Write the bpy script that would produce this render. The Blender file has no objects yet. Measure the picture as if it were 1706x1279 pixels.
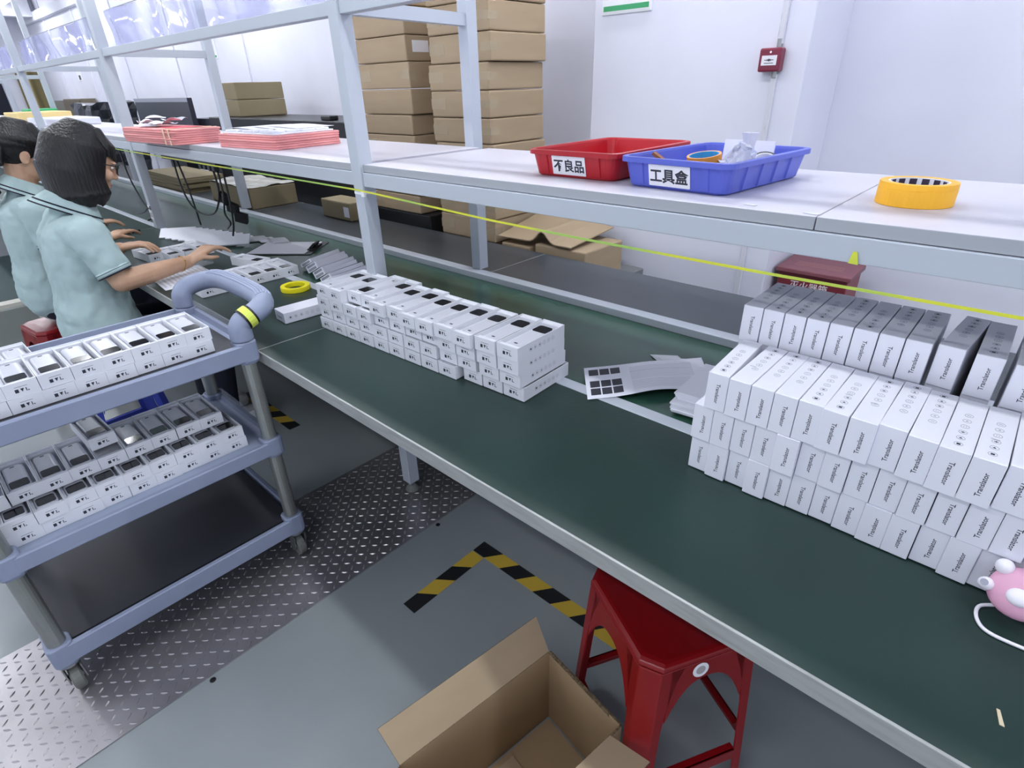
import bpy, math, random
from mathutils import Vector, Matrix
random.seed(7)
PI = math.pi
C = bpy.context.scene.collection
SC = bpy.context.scene

# ------------------------------------------------------------------ camera, world, lights, exposure
def lin(r, g, b):
    f = lambda c: (c/255/12.92) if c/255 <= 0.04045 else ((c/255+0.055)/1.055)**2.4
    return (f(r), f(g), f(b), 1.0)

cam = bpy.data.cameras.new('camera'); camo = bpy.data.objects.new('camera', cam); C.objects.link(camo)
yaw, pit, rol = (math.radians(a) for a in (133.4334, 28.3247, 1.6578))
fw = Vector((math.cos(yaw)*math.cos(pit), math.sin(yaw)*math.cos(pit), -math.sin(pit)))
rt = fw.cross(Vector((0, 0, 1))).normalized(); dn = fw.cross(rt)
r2 = math.cos(rol)*rt + math.sin(rol)*dn; d2 = -math.sin(rol)*rt + math.cos(rol)*dn
camo.matrix_world = Matrix(((r2.x, -d2.x, -fw.x, 0), (r2.y, -d2.y, -fw.y, 0), (r2.z, -d2.z, -fw.z, 1.40), (0, 0, 0, 1)))
cam.sensor_fit = 'HORIZONTAL'; cam.sensor_width = 36.0; cam.lens = 924.07/1706*36.0
cam.clip_start = 0.02; cam.clip_end = 60
SC.camera = camo

W = bpy.data.worlds.new('world'); SC.world = W; W.use_nodes = True
W.node_tree.nodes['Background'].inputs[0].default_value = (0.80, 0.86, 1.0, 1)
W.node_tree.nodes['Background'].inputs[1].default_value = 0.62
SC.view_settings.view_transform = 'Standard'; SC.view_settings.look = 'None'
SC.view_settings.exposure = 1.15; SC.view_settings.gamma = 1.0
SC.view_settings.use_curve_mapping = False
LAMP_STRENGTH = 17.0
LAMP_ROWS = ((0.72, 2.55), (-0.95, 2.65), (2.15, 2.65))     # (Y, Z) of the three rows of ceiling tube lights
try:
    SC.cycles.use_denoising = True; SC.cycles.max_bounces = 7; SC.cycles.transparent_max_bounces = 12
    SC.cycles.caustics_reflective = False; SC.cycles.caustics_refractive = False
    SC.cycles.sample_clamp_indirect = 6.0
except Exception: pass

# ------------------------------------------------------------------ materials
MATS = {}
def mat(name, rgb=None, rough=0.5, metal=0.0, emit=None, estr=0.0, noise=None, bump=None, trans=0.0, alpha=1.0, spec=0.5, ior=1.45, coat=0.0, sheen=0.0, scale=None):
    if name in MATS: return MATS[name]
    m = bpy.data.materials.new(name); m.use_nodes = True; MATS[name] = m
    nt = m.node_tree; b = nt.nodes['Principled BSDF']
    b.inputs['Base Color'].default_value = lin(*rgb)
    b.inputs['Roughness'].default_value = rough; b.inputs['Metallic'].default_value = metal
    b.inputs['Specular IOR Level'].default_value = spec; b.inputs['IOR'].default_value = ior
    b.inputs['Transmission Weight'].default_value = trans; b.inputs['Alpha'].default_value = alpha
    b.inputs['Coat Weight'].default_value = coat
    if emit: b.inputs['Emission Color'].default_value = lin(*emit); b.inputs['Emission Strength'].default_value = estr
    tc = nt.nodes.new('ShaderNodeTexCoord'); co = tc.outputs['Object']
    if scale:
        mp = nt.nodes.new('ShaderNodeMapping'); mp.inputs['Scale'].default_value = scale
        nt.links.new(co, mp.inputs[0]); co = mp.outputs[0]
    if noise:      # (second colour, noise scale, detail, low, high)
        n = nt.nodes.new('ShaderNodeTexNoise'); n.inputs['Scale'].default_value = noise[1]; n.inputs['Detail'].default_value = noise[2]
        nt.links.new(co, n.inputs['Vector'])
        r = nt.nodes.new('ShaderNodeValToRGB')
        r.color_ramp.elements[0].position = noise[3]; r.color_ramp.elements[1].position = noise[4]
        r.color_ramp.elements[0].color = lin(*rgb); r.color_ramp.elements[1].color = lin(*noise[0])
        nt.links.new(n.outputs['Fac'], r.inputs[0]); nt.links.new(r.outputs[0], b.inputs['Base Color'])
    if bump:       # (scale, strength, detail)
        n2 = nt.nodes.new('ShaderNodeTexNoise'); n2.inputs['Scale'].default_value = bump[0]; n2.inputs['Detail'].default_value = bump[2]
        nt.links.new(co, n2.inputs['Vector'])
        bp = nt.nodes.new('ShaderNodeBump'); bp.inputs['Strength'].default_value = bump[1]; bp.inputs['Distance'].default_value = 0.01
        nt.links.new(n2.outputs['Fac'], bp.inputs['Height']); nt.links.new(bp.outputs[0], b.inputs['Normal'])
    return m

M_WALL = mat('white_wall_paint', (226, 227, 238), 0.55, noise=((218, 219, 231), 2.0, 3, 0.35, 0.7), bump=(30, 0.03, 3))
M_CEIL = mat('white_ceiling_paint', (215, 217, 226), 0.7)
M_FLOOR = mat('grey_epoxy_floor', (150, 156, 157), 0.22, noise=((137, 143, 146), 1.6, 5, 0.3, 0.75), bump=(60, 0.02, 2))
M_PLATE = mat('checker_plate_steel', (182, 179, 182), 0.33, metal=0.75, noise=((150, 147, 150), 3.0, 6, 0.35, 0.7))
M_GREEN = mat('dark_green_mat', (35, 57, 52), 0.36, noise=((28, 48, 44), 5.0, 6, 0.3, 0.7), bump=(120, 0.03, 3))
M_BELT = mat('dark_green_belt', (50, 86, 71), 0.27, noise=((44, 77, 64), 4.0, 4, 0.3, 0.7))
M_REAR = mat('green_mat_painted_reflection', (66, 72, 78), 0.32, noise=((60, 66, 72), 4.0, 4, 0.3, 0.7))  # same green mat, greyed in its colour to imitate the white wall's reflection
M_TRIM = mat('aluminium_edge_trim', (168, 171, 168), 0.42, metal=0.25, noise=((148, 149, 146), 14.0, 5, 0.45, 0.75), scale=(1, 8, 8))
M_ALU = mat('powder_coated_aluminium', (184, 191, 200), 0.4, metal=0.1)
M_SHELF = mat('pale_shelf_board', (198, 196, 206), 0.4, noise=((191, 189, 199), 3, 3, 0.3, 0.7))
M_SHELFEDGE = mat('shelf_edge_band', (164, 168, 174), 0.45)
M_WBOX = mat('white_coated_card', (232, 233, 242), 0.42)
M_TRAY = mat('white_tray_card', (224, 226, 232), 0.45)
M_INK = mat('dark_print_ink', (48, 50, 60), 0.5)
M_PALEINK = mat('pale_print_ink', (150, 152, 166), 0.5)
M_DEV = mat('white_device_plastic', (200, 202, 211), 0.3)
M_SCREEN = mat('black_glass_screen', (20, 21, 25), 0.12)
M_CART = mat('blue_grey_plastic', (140, 149, 172), 0.42, noise=((130, 139, 162), 6, 4, 0.4, 0.75))
M_CARTPOST = mat('worn_grey_tube', (166, 170, 166), 0.3, metal=0.7, noise=((138, 139, 134), 9, 5, 0.4, 0.7), scale=(1, 1, .3))
M_CASTER = mat('grey_caster_rubber', (112, 114, 110), 0.6)
M_CASTMET = mat('zinc_caster_metal', (160, 163, 163), 0.35, metal=0.8)
M_BLKMAT = mat('black_rubber_liner', (40, 42, 48), 0.45, noise=((50, 51, 57), 3, 5, 0.35, 0.75))
M_CLEAR = mat('clear_acrylic', (225, 230, 240), 0.08, alpha=0.16)
M_RED = mat('red_stool_plastic', (136, 14, 20), 0.28, noise=((124, 12, 17), 4, 3, .3, .7))
M_REDBIN = mat('red_bin_plastic', (176, 26, 38), 0.35)
M_BLUEBIN = mat('blue_bin_plastic', (88, 100, 196), 0.35)
M_BLUESTOOL = mat('blue_stool_plastic', (58, 72, 168), 0.3)
M_CARD = mat('brown_cardboard', (170, 150, 122), 0.75, noise=((160, 140, 113), 3.0, 5, 0.3, 0.7), scale=(1, 1, 6))
M_CARDIN = mat('inner_cardboard', (168, 143, 110), 0.8, noise=((156, 132, 101), 3.0, 4, 0.3, 0.7))
M_CARD2 = mat('olive_brown_cardboard', (146, 133, 104), 0.75, noise=((136, 124, 97), 3.0, 4, 0.3, 0.7))
M_CARDEDGE = mat('corrugated_card_edge', (112, 94, 70), 0.9, noise=((80, 66, 48), 160, 1, .45, .55))
M_TAPE = mat('clear_packing_tape', (205, 190, 160), 0.12, alpha=0.45)
M_LABEL = mat('white_label_paper', (236, 236, 240), 0.6)
M_PAPER = mat('white_paper', (232, 233, 242), 0.6)
M_PAPERG = mat('grey_white_paper', (205, 207, 214), 0.6)
M_BLACK = mat('matt_black_plastic', (26, 27, 31), 0.4)
M_BAG = mat('black_plastic_film', (38, 40, 46), 0.22, bump=(9, 1.0, 3))
M_NAVY = mat('dark_navy_panel', (52, 53, 68), 0.4)
M_YTAPE = mat('yellow_masking_tape', (250, 186, 48), 0.5)
M_YLIME = mat('bright_yellow_tape', (238, 226, 34), 0.45)
M_BAND = mat('yellow_green_strap', (214, 216, 60), 0.45, noise=((160, 196, 92), 3.0, 1, 0.48, 0.6))
M_PINK = mat('pink_foam', (232, 160, 158), 0.7, noise=((222, 142, 142), 5, 4, .35, .7), scale=(1, 1, 25))
M_SKIN = mat('light_skin', (196, 158, 130), 0.5, noise=((188, 148, 121), 20, 3, .35, .7))
M_HAIR = mat('black_hair', (15, 14, 16), 0.38, noise=((24, 22, 24), 60, 3, .4, .7), bump=(90, 0.5, 3), scale=(1.5, 1.5, .12))
M_SHIRT = mat('mint_polo_cloth', (170, 191, 191), 0.85, noise=((162, 184, 184), 7, 3, .35, .7), bump=(14, 0.35, 2))
M_DKNAVY = mat('dark_navy_cloth', (24, 28, 42), 0.8)
M_LIP = mat('lip_skin', (190, 120, 112), 0.5)
M_GOLD = mat('gold_chain', (214, 170, 90), 0.25, metal=1.0)
M_SHOE = mat('white_shoe_rubber', (205, 205, 205), 0.6)
M_HAZY = mat('hazard_yellow', (205, 172, 62), 0.5)
M_HAZK = mat('hazard_black', (28, 28, 30), 0.5)
M_DKRED = mat('dark_red_painted_steel', (122, 42, 52), 0.4)
M_ALRED = mat('maroon_call_point_plastic', (124, 40, 62), 0.35)
M_GREENP = mat('green_sign_print', (62, 160, 104), 0.5)
M_WHITEPR = mat('white_print', (235, 225, 228), 0.5)
M_PAWP = mat('pink_silicone', (214, 160, 186), 0.45)
M_PAWW = mat('white_silicone', (235, 232, 240), 0.4)
M_LAMP = mat('lit_tube_diffuser', (255, 255, 255), 0.5, emit=(248, 251, 255), estr=LAMP_STRENGTH)
M_LAMPB = mat('white_lamp_housing', (232, 234, 238), 0.5)
M_OLIVE = mat('olive_curtain_cloth', (122, 112, 76), 0.8)
M_BROWN = mat('brown_cabinet_board', (112, 103, 88), 0.6)
M_FOAMY = mat('cream_foam', (240, 214, 150), 0.7)
M_GREENB = mat('green_box_plastic', (56, 176, 108), 0.5)
M_CYAN = mat('sky_blue_tape_core', (66, 160, 214), 0.5)
M_TWRAP = mat('dark_tape_wrapper', (58, 46, 66), 0.4)

def film_material():
    m = bpy.data.materials.new('clear_pvc_film'); m.use_nodes = True; nt = m.node_tree
    for n in list(nt.nodes): nt.nodes.remove(n)
    out = nt.nodes.new('ShaderNodeOutputMaterial')
    tr = nt.nodes.new('ShaderNodeBsdfTransparent'); tr.inputs[0].default_value = (0.86, 0.87, 0.95, 1)
    gl = nt.nodes.new('ShaderNodeBsdfGlossy'); gl.inputs['Roughness'].default_value = 0.06; gl.inputs[0].default_value = (0.85, 0.87, 1, 1)
    df = nt.nodes.new('ShaderNodeBsdfDiffuse'); df.inputs[0].default_value = lin(178, 180, 224)
    tl = nt.nodes.new('ShaderNodeBsdfTranslucent'); tl.inputs[0].default_value = lin(186, 188, 230)
    a1 = nt.nodes.new('ShaderNodeMixShader'); a1.inputs[0].default_value = 0.5
    nt.links.new(df.outputs[0], a1.inputs[1]); nt.links.new(tl.outputs[0], a1.inputs[2])
    tc = nt.nodes.new('ShaderNodeTexCoord'); wv = nt.nodes.new('ShaderNodeTexNoise'); wv.inputs['Scale'].default_value = 3.2; wv.inputs['Detail'].default_value = 1
    mp = nt.nodes.new('ShaderNodeMapping'); mp.inputs['Scale'].default_value = (1, 0.1, 0.12)
    nt.links.new(tc.outputs['Object'], mp.inputs[0]); nt.links.new(mp.outputs[0], wv.inputs['Vector'])
    rp = nt.nodes.new('ShaderNodeValToRGB'); rp.color_ramp.elements[0].position = 0.40; rp.color_ramp.elements[1].position = 0.56
    rp.color_ramp.elements[0].color = (0.10, 0.10, 0.10, 1); rp.color_ramp.elements[1].color = (0.72, 0.72, 0.72, 1)
    nt.links.new(wv.outputs['Fac'], rp.inputs[0])
    a2 = nt.nodes.new('ShaderNodeMixShader'); nt.links.new(rp.outputs[0], a2.inputs[0])
    nt.links.new(tr.outputs[0], a2.inputs[1]); nt.links.new(a1.outputs[0], a2.inputs[2])
    fr = nt.nodes.new('ShaderNodeMath'); fr.operation = 'MULTIPLY'; lw = nt.nodes.new('ShaderNodeLayerWeight'); lw.inputs[0].default_value = 0.25; nt.links.new(lw.outputs['Facing'], fr.inputs[0]); fr.inputs[1].default_value = 0.55
    a3 = nt.nodes.new('ShaderNodeMixShader'); nt.links.new(fr.outputs[0], a3.inputs[0])
    nt.links.new(a2.outputs[0], a3.inputs[1]); nt.links.new(gl.outputs[0], a3.inputs[2])
    nt.links.new(a3.outputs[0], out.inputs[0])
    return m
M_FILM = film_material()

# ------------------------------------------------------------------ mesh builders
class MB:
    def __init__(s): s.v = []; s.f = []; s.mi = []
    def add(s, vs, fs, m=0, T=None):
        o = len(s.v)
        s.v += [tuple(T @ Vector(p)) if T is not None else tuple(p) for p in vs]
        s.f += [tuple(i+o for i in f) for f in fs]; s.mi += [m]*len(fs)
        return s
    def box(s, x0, x1, y0, y1, z0, z1, m=0, T=None):
        return s.add([(x0,y0,z0),(x1,y0,z0),(x1,y1,z0),(x0,y1,z0),(x0,y0,z1),(x1,y0,z1),(x1,y1,z1),(x0,y1,z1)],
                     [(0,3,2,1),(4,5,6,7),(0,1,5,4),(1,2,6,5),(2,3,7,6),(3,0,4,7)], m, T)
    def rings(s, rs, m=0, T=None, caps=True, closed=False):   # list of equal-length rings of points
        n = len(rs[0]); vs = [p for r in rs for p in r]; fs = []
        k = len(rs)
        for i in range(k if closed else k-1):
            j = (i+1) % k
            for a in range(n):
                b = (a+1) % n
                fs.append((i*n+a, i*n+b, j*n+b, j*n+a))
        if caps and not closed:
            fs.append(tuple(reversed(range(n)))); fs.append(tuple((k-1)*n+a for a in range(n)))
        return s.add(vs, fs, m, T)
    def prism(s, pts, z0, z1, m=0, T=None):                  # polygon in XY, extruded in Z
        return s.rings([[(x, y, z0) for x, y in pts], [(x, y, z1) for x, y in pts]], m, T)
    def lathe(s, prof, n=32, m=0, T=None, closed=True):      # (r, z) profile around Z
        rs = [[(r*math.cos(2*PI*i/n), r*math.sin(2*PI*i/n), z) for i in range(n)] for r, z in prof]
        return s.rings(rs, m, T, caps=not closed, closed=closed)
    def tube(s, pts, r, n=8, m=0, T=None, closed=False):
        P = [Vector(p) for p in pts]; k = len(P); rs = []
        up = Vector((0, 0, 1)); prev = None
        for i in range(k):
            if closed: t = P[(i+1) % k]-P[i-1]
            else: t = P[min(i+1, k-1)]-P[max(i-1, 0)]
            t.normalize()
            if prev is None:
                a = t.cross(up)
                if a.length < 1e-3: a = t.cross(Vector((1, 0, 0)))
            else:
                a = prev - t*prev.dot(t)
            a.normalize(); b = t.cross(a); prev = a
            rr = r[i] if isinstance(r, (list, tuple)) else r
            rs.append([P[i] + rr*(math.cos(2*PI*j/n)*a + math.sin(2*PI*j/n)*b) for j in range(n)])
        return s.rings(rs, m, T, caps=not closed, closed=closed)
    def capsule(s, p0, r0, p1, r1, n=14, m=0, flat1=False):
        p0 = Vector(p0); p1 = Vector(p1); d = p1-p0; L = d.length; t = d.normalized() if L > 1e-6 else Vector((0, 0, 1))
        a = t.cross(Vector((0, 0, 1)));
        if a.length < 1e-3: a = t.cross(Vector((1, 0, 0)))
        a.normalize(); b = t.cross(a); rs = []
        for k in range(5):
            th = -PI/2 + (k+0.15)*PI/2/4.15
            rs.append((p0 + t*(r0*math.sin(th)), r0*math.cos(th)))
        if flat1: rs.append((p1, r1))
        else:
            for k in range(5):
                th = (k)*PI/2/4.15
                rs.append((p1 + t*(r1*math.sin(th)), r1*math.cos(th)))
        R = [[c + rr*(math.cos(2*PI*j/n)*a + math.sin(2*PI*j/n)*b) for j in range(n)] for c, rr in rs]
        return s.rings(R, m)
    def ell(s, c, rad, m=0, T=None, n=20, k=12):
        Mx = Matrix.Translation(Vector(c)) if T is None else T @ Matrix.Translation(Vector(c))
        R = []
        for i in range(k+1):
            th = -PI/2 + PI*(i+0.12 if i == 0 else (i-0.12 if i == k else i))/k
            R.append([(rad[0]*math.cos(th)*math.cos(2*PI*j/n), rad[1]*math.cos(th)*math.sin(2*PI*j/n), rad[2]*math.sin(th)) for j in range(n)])
        return s.rings(R, m, Mx)
    def build(s, name, mats, parent=None, loc=None, rot=None, bevel=0, smooth=False, origin=None, seg=2, coll=True):
        me = bpy.data.meshes.new(name)
        vs = s.v if origin is None else [(x-origin[0], y-origin[1], z-origin[2]) for x, y, z in s.v]
        me.from_pydata(vs, [], s.f); me.update()
        if not isinstance(mats, (list, tuple)): mats = [mats]
        for mm in mats: me.materials.append(mm)
        me.polygons.foreach_set('material_index', s.mi)
        if smooth: me.polygons.foreach_set('use_smooth', [True]*len(s.f))
        o = bpy.data.objects.new(name, me); C.objects.link(o)
        if parent: o.parent = parent
        if loc: o.location = loc
        if rot: o.rotation_euler = rot if isinstance(rot, tuple) else (0, 0, rot)
        if bevel:
            b = o.modifiers.new('bevel', 'BEVEL'); b.width = bevel; b.segments = seg; b.limit_method = 'ANGLE'; b.angle_limit = math.radians(40)
        return o

def tag(o, label=None, cat=None, group=None, kind=None):
    if label: o['label'] = label
    if cat: o['category'] = cat
    if group: o['group'] = group
    if kind: o['kind'] = kind
    return o
def thing(name, label, cat, loc=(0, 0, 0), rotz=0, group=None):
    o = bpy.data.objects.new(name, None); C.objects.link(o); o.empty_display_size = 0.05
    o.location = loc; o.rotation_euler = (0, 0, rotz) if not isinstance(rotz, tuple) else rotz
    return tag(o, label, cat, group)
def dup(root, loc, rot, label, group=None):
    r = root.copy(); C.objects.link(r); r.location = loc
    r.rotation_euler = rot if isinstance(rot, tuple) else (0, 0, rot)
    r['label'] = label
    if group: r['group'] = group
    for ch in list(root.children):
        c = ch.copy(); C.objects.link(c); c.parent = r
        for g in list(ch.children):
            d = g.copy(); C.objects.link(d); d.parent = c
    return r
def struct(name, mb, m, **k):
    return tag(mb.build(name, m, **k), kind='structure')
def rrect(w, h, r, n=5, cx=0, cy=0):
    pts = []
    for (sx, sy, a0) in ((1, 1, 0), (-1, 1, PI/2), (-1, -1, PI), (1, -1, 1.5*PI)):
        for i in range(n+1):
            a = a0 + PI/2*i/n
            pts.append((cx + sx*(w/2-r) + r*math.cos(a), cy + sy*(h/2-r) + r*math.sin(a)))
    return pts
_txt = {}
def text_geo(body, size, bold=0.0):                 # flat glyph outlines as (verts, faces), centred on the origin
    key = (body, size, bold)
    if key in _txt: return _txt[key]
    cu = bpy.data.curves.new('lettering', 'FONT'); cu.body = body; cu.size = size; cu.align_x = 'CENTER'; cu.align_y = 'CENTER'
    cu.offset = bold; cu.resolution_u = 2
    o = bpy.data.objects.new('lettering', cu); C.objects.link(o)
    dg = bpy.context.evaluated_depsgraph_get(); dg.update()
    me = bpy.data.meshes.new_from_object(o.evaluated_get(dg))
    vs = [tuple(v.co) for v in me.vertices]; fs = [tuple(p.vertices) for p in me.polygons]
    bpy.data.objects.remove(o); bpy.data.curves.remove(cu); bpy.data.meshes.remove(me)
    if vs:
        xs = [v[0] for v in vs]; ys = [v[1] for v in vs]; cx = (min(xs)+max(xs))/2; cy = (min(ys)+max(ys))/2
        vs = [(x-cx, y-cy, z) for x, y, z in vs]
    _txt[key] = (vs, fs); return _txt[key]
def frame(o, xa, ya):                               # matrix whose local x, y map to world directions xa, ya at o
    xa = Vector(xa).normalized(); ya = Vector(ya).normalized(); za = xa.cross(ya)
    return Matrix(((xa.x, ya.x, za.x, o[0]), (xa.y, ya.y, za.y, o[1]), (xa.z, ya.z, za.z, o[2]), (0, 0, 0, 1)))
ORD = ['first', 'second', 'third', 'fourth', 'fifth', 'sixth', 'seventh', 'eighth', 'ninth', 'tenth', 'eleventh', 'twelfth', 'thirteenth', 'fourteenth', 'fifteenth', 'sixteenth', 'seventeenth', 'eighteenth']

# ------------------------------------------------------------------ the room
struct('floor', MB().box(-15, 3.2, -4.2, 2.8, -0.1, 0), M_FLOOR)
struct('wall_back', MB().box(-15, 3.2, 2.7, 2.82, 0, 2.85), M_WALL)
struct('wall_left', MB().box(-14.1, -14.0, -4.2, 2.7, 0, 2.85), M_WALL)
struct('ceiling', MB().box(-15, 3.2, -4.2, 2.82, 2.85, 2.95), M_CEIL)
struct('trim_1', MB().box(-1.635, -0.745, 2.30, 2.70, 0, 2.85), M_WALL, bevel=0.004)          # the pillar standing out of the wall
mb = MB()
for x in (-12.6, -10.9, -9.2, -7.5, -5.8, -4.1): mb.box(x-0.025, x+0.025, 2.685, 2.70, 0, 2.85)
struct('trim_2', mb, M_WALL, bevel=0.003)                                                     # joint strips between wall panels
struct('trim_3', MB().box(-14, 3.2, 2.62, 2.70, 2.5, 2.62).box(-13.0, -12.8, -4.2, 2.62, 2.55, 2.84), M_CEIL, bevel=0.004)
mb = MB()
mb.box(-0.852, -0.832, 2.285, 2.30, 0, 1.41).box(-0.852, -0.832, 2.285, 2.30, 1.50, 2.85)
struct('trim_4', mb, mat('chipped_conduit_paint', (214, 214, 222), 0.6, noise=((150, 148, 150), 24, 5, 0.62, 0.72), scale=(1, 1, .25)), bevel=0.003)

# ceiling tube lights
for r, (ly, lz) in enumerate(LAMP_ROWS):
    for k in range(7):
        lx = (1.2, -0.4, 1.2)[r] - 2.25*k
        nm = ('over the worktops', 'over the aisle', 'over the back wall')[r]
        t = thing('ceiling_light', 'white tube light in the row %s, %s from the right' % (nm, ORD[k]), 'light', (lx, ly, lz), 0, 'ceiling tube lights')
        MB().box(-0.62, 0.62, -0.075, 0.075, 0.0, 0.05).build('housing', M_LAMPB, t, bevel=0.006)
        MB().box(-0.60, 0.60, -0.045, 0.045, -0.022, -0.001).build('tube', M_LAMP, t)
        for sx in (-0.5, 0.5): MB().tube([(sx, 0, 0.05), (sx, 0, 2.85-lz)], 0.004, 6).build('hanger', M_CASTMET, t)

# ------------------------------------------------------------------ floor markings and the steel plate
def chev(mb, x0, x1, y0, y1, along, w=0.052, z=0.0008):
    # striped tape rectangle: alternating slanted bands, m=0 yellow m=1 black
    L = (x1-x0) if along == 'x' else (y1-y0); n = max(2, int(round(L/0.075))); s = 0.04
    for i in range(n):
        a, b = L*i/n, L*(i+1)/n
        sa = 0 if i == 0 else s/2; sb = 0 if i == n-1 else s/2
        if along == 'x': q = [(x0+a-sa, y0), (x0+b-sb, y0), (x0+b+sb, y1), (x0+a+sa, y1)]
        else: q = [(x0, y0+a-sa), (x1, y0+a+sa), (x1, y0+b+sb), (x0, y0+b-sb)]
        mb.prism(q, 0.0002, z, (i+1) % 2)
mb = MB(); chev(mb, -1.075, -1.022, 0.62, 0.915, 'y'); chev(mb, -1.075, -0.50, 0.918, 0.972, 'x')
tag(mb.build('hazard_tape', [M_HAZY, M_HAZK]), 'yellow and black striped floor tape corner beside the open carton and red stool', 'tape', 'striped floor tape corners')
mb = MB(); chev(mb, -2.80, -2.28, 0.88, 0.935, 'x'); chev(mb, -2.80, -2.747, 0.60, 0.876, 'y')
tag(mb.build('hazard_tape', [M_HAZY, M_HAZK]), 'yellow and black striped floor tape corner seen past the cart posts', 'tape', 'striped floor tape corners')

mb = MB().box(-1.782, -1.278, -0.75, 1.50, 0.0003, 0.004)
p = 0.0275
for i in range(18):
    for j in range(81):
        cx = -1.769 + p*(i+0.35); cy = -0.735 + p*(j+0.35)
        a = PI/4 if (i+j) % 2 else -PI/4
        ca, sa = math.cos(a), math.sin(a); l, w = 0.0108, 0.0030
        P = lambda u, v, z: (cx+u*ca-v*sa, cy+u*sa+v*ca, z)
        mb.add([P(-l, 0, .004), P(-l*.3, -w, .004), P(l*.3, -w, .004), P(l, 0, .004), P(l*.3, w, .004), P(-l*.3, w, .004), P(-l*.55, 0, .0064), P(l*.55, 0, .0064)],
               [(0, 1, 6), (1, 2, 7, 6), (2, 3, 7), (3, 4, 7), (4, 5, 6, 7), (5, 0, 6)])
tag(mb.build('checker_plate', M_PLATE), 'long steel checker plate with raised lozenges lying on the grey floor', 'floor plate')
mb = MB()
for x, y in ((-1.262, 0.12), (-1.262, 0.92)): mb.lathe([(0.0001, 0.0003), (0.008, 0.0003), (0.008, 0.002), (0.0001, 0.003)], 12, 0, Matrix.Translation((x, y, 0)))
tag(mb.build('floor_bolt', M_BLACK), 'small dark bolt heads in the floor along the checker plate edge', 'bolt')

# low green mat with a pale border far down the aisle
t = thing('floor_mat', 'dark green floor mat with a pale border behind the seated workers', 'mat', (-6.6, -0.4, 0))
MB().box(-0.9, 0.9, -1.5, 1.5, 0.0, 0.02).build('mat', mat('deep_teal_mat', (34, 62, 62), 0.6), t)
MB().box(0.9, 0.98, -1.5, 1.5, 0.0, 0.022).box(1.0, 1.05, -1.5, 1.5, 0.0, 0.03).build('border', mat('cream_border', (206, 204, 192), 0.5), t)

o = MB().prism(rrect(1.75, 1.55, 0.03, 3), 0.0005, 0.012).build('floor_shade_patch', mat('grey_green_floor_shade', (62, 70, 66), 0.6), loc=(-4.58, -0.35, 0))  # added thin sheet, its dark colour stands in for shade on the floor
tag(o, 'grey green painted floor shade between the pale bordered mat and the seated workers', 'mat')

# ------------------------------------------------------------------ the work line: worktops, belt, frames, shelf
FX = [-11.89, -9.81, -7.73, -5.65, -3.57, -1.49, 0.59]        # frame stations
XL, XR = -12.6, 1.7
bench = thing('work_line_bench', 'long green topped production bench with a belt, white posts and a pale overhead shelf', 'workbench', (-1.49, 0.965, 0))
BO = (-1.49, 0.965, 0)
def part(name, mb, m, parent=bench, **k): return mb.build(name, m, parent, origin=BO, **k)
segs = [XL] + [x-0.035 for x in FX[1:]] + [XR]
for a, b in zip(segs[:-1], segs[1:]):
    part('front_worktop', MB().box(a+0.0015, b-0.0015, 0.558, 0.9495, 0.722, 0.75), M_GREEN)
    part('rear_worktop', MB().box(a+0.0015, b-0.0015, 1.4755, 1.845, 0.722, 0.75), M_REAR)
part('edge_trim', MB().box(XL, XR, 0.5525, 0.5575, 0.718, 0.7515), M_TRIM, bevel=0.0012)
mb = MB()
for x in segs[1:-1]: mb.box(x-0.0016, x+0.0016, 0.5585, 0.949, 0.7225, 0.7504).box(x-0.0016, x+0.0016, 1.476, 1.845, 0.7225, 0.7504)
part('joint_strip', mb, M_TRIM)
part('belt', MB().box(XL, XR, 0.986, 1.429, 0.725, 0.744), M_BELT)
part('guide_rail', MB().box(XL, XR, 0.950, 0.9855, 0.722, 0.7515), M_ALU, bevel=0.002)
part('guide_rail', MB().box(XL, XR, 1.430, 1.475, 0.722, 0.766), M_ALU, bevel=0.002)
part('under_beam', MB().box(XL, XR, 0.945, 0.985, 0.62, 0.70).box(XL, XR, 1.47, 1.51, 0.62, 0.70), M_ALU)
h = 0.0225
for x in FX:
    xr = x-0.075
    part('post', MB().box(x-h, x+h, 0.965-h, 0.965+h, 0.7515, 2.25), M_ALU, bevel=0.002)
    part('post', MB().box(xr-h, xr+h, 1.49-h, 1.49+h, 0.766, 2.25), M_ALU, bevel=0.002)
    for (xx, yy) in ((x, 0.985), (xr, 1.49)):
        lg = part('leg', MB().box(xx-h, xx+h, yy-h, yy+h, 0.05, 0.72), M_ALU, bevel=0.002)
        mb = MB().lathe([(0.0001, 0.05), (0.012, 0.05), (0.012, 0.03), (0.024, 0.014), (0.026, 0.0066), (0.0001, 0.0066)], 16, 0, Matrix.Translation((xx, yy, 0)))
        mb.build('foot', M_CASTER, lg, origin=BO)
    for z0, z1 in ((1.148, 1.188), (1.572, 1.606)):
        part('cross_bar', MB().rings([[(x-0.016, 0.9875, z0), (x+0.016, 0.9875, z0), (x+0.016, 0.9875, z1), (x-0.016, 0.9875, z1)],
                                      [(xr-0.016, 1.4675, z0), (xr+0.016, 1.4675, z0), (xr+0.016, 1.4675, z1), (xr-0.016, 1.4675, z1)]]), M_ALU)
st = [XL] + FX + [XR]
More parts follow.
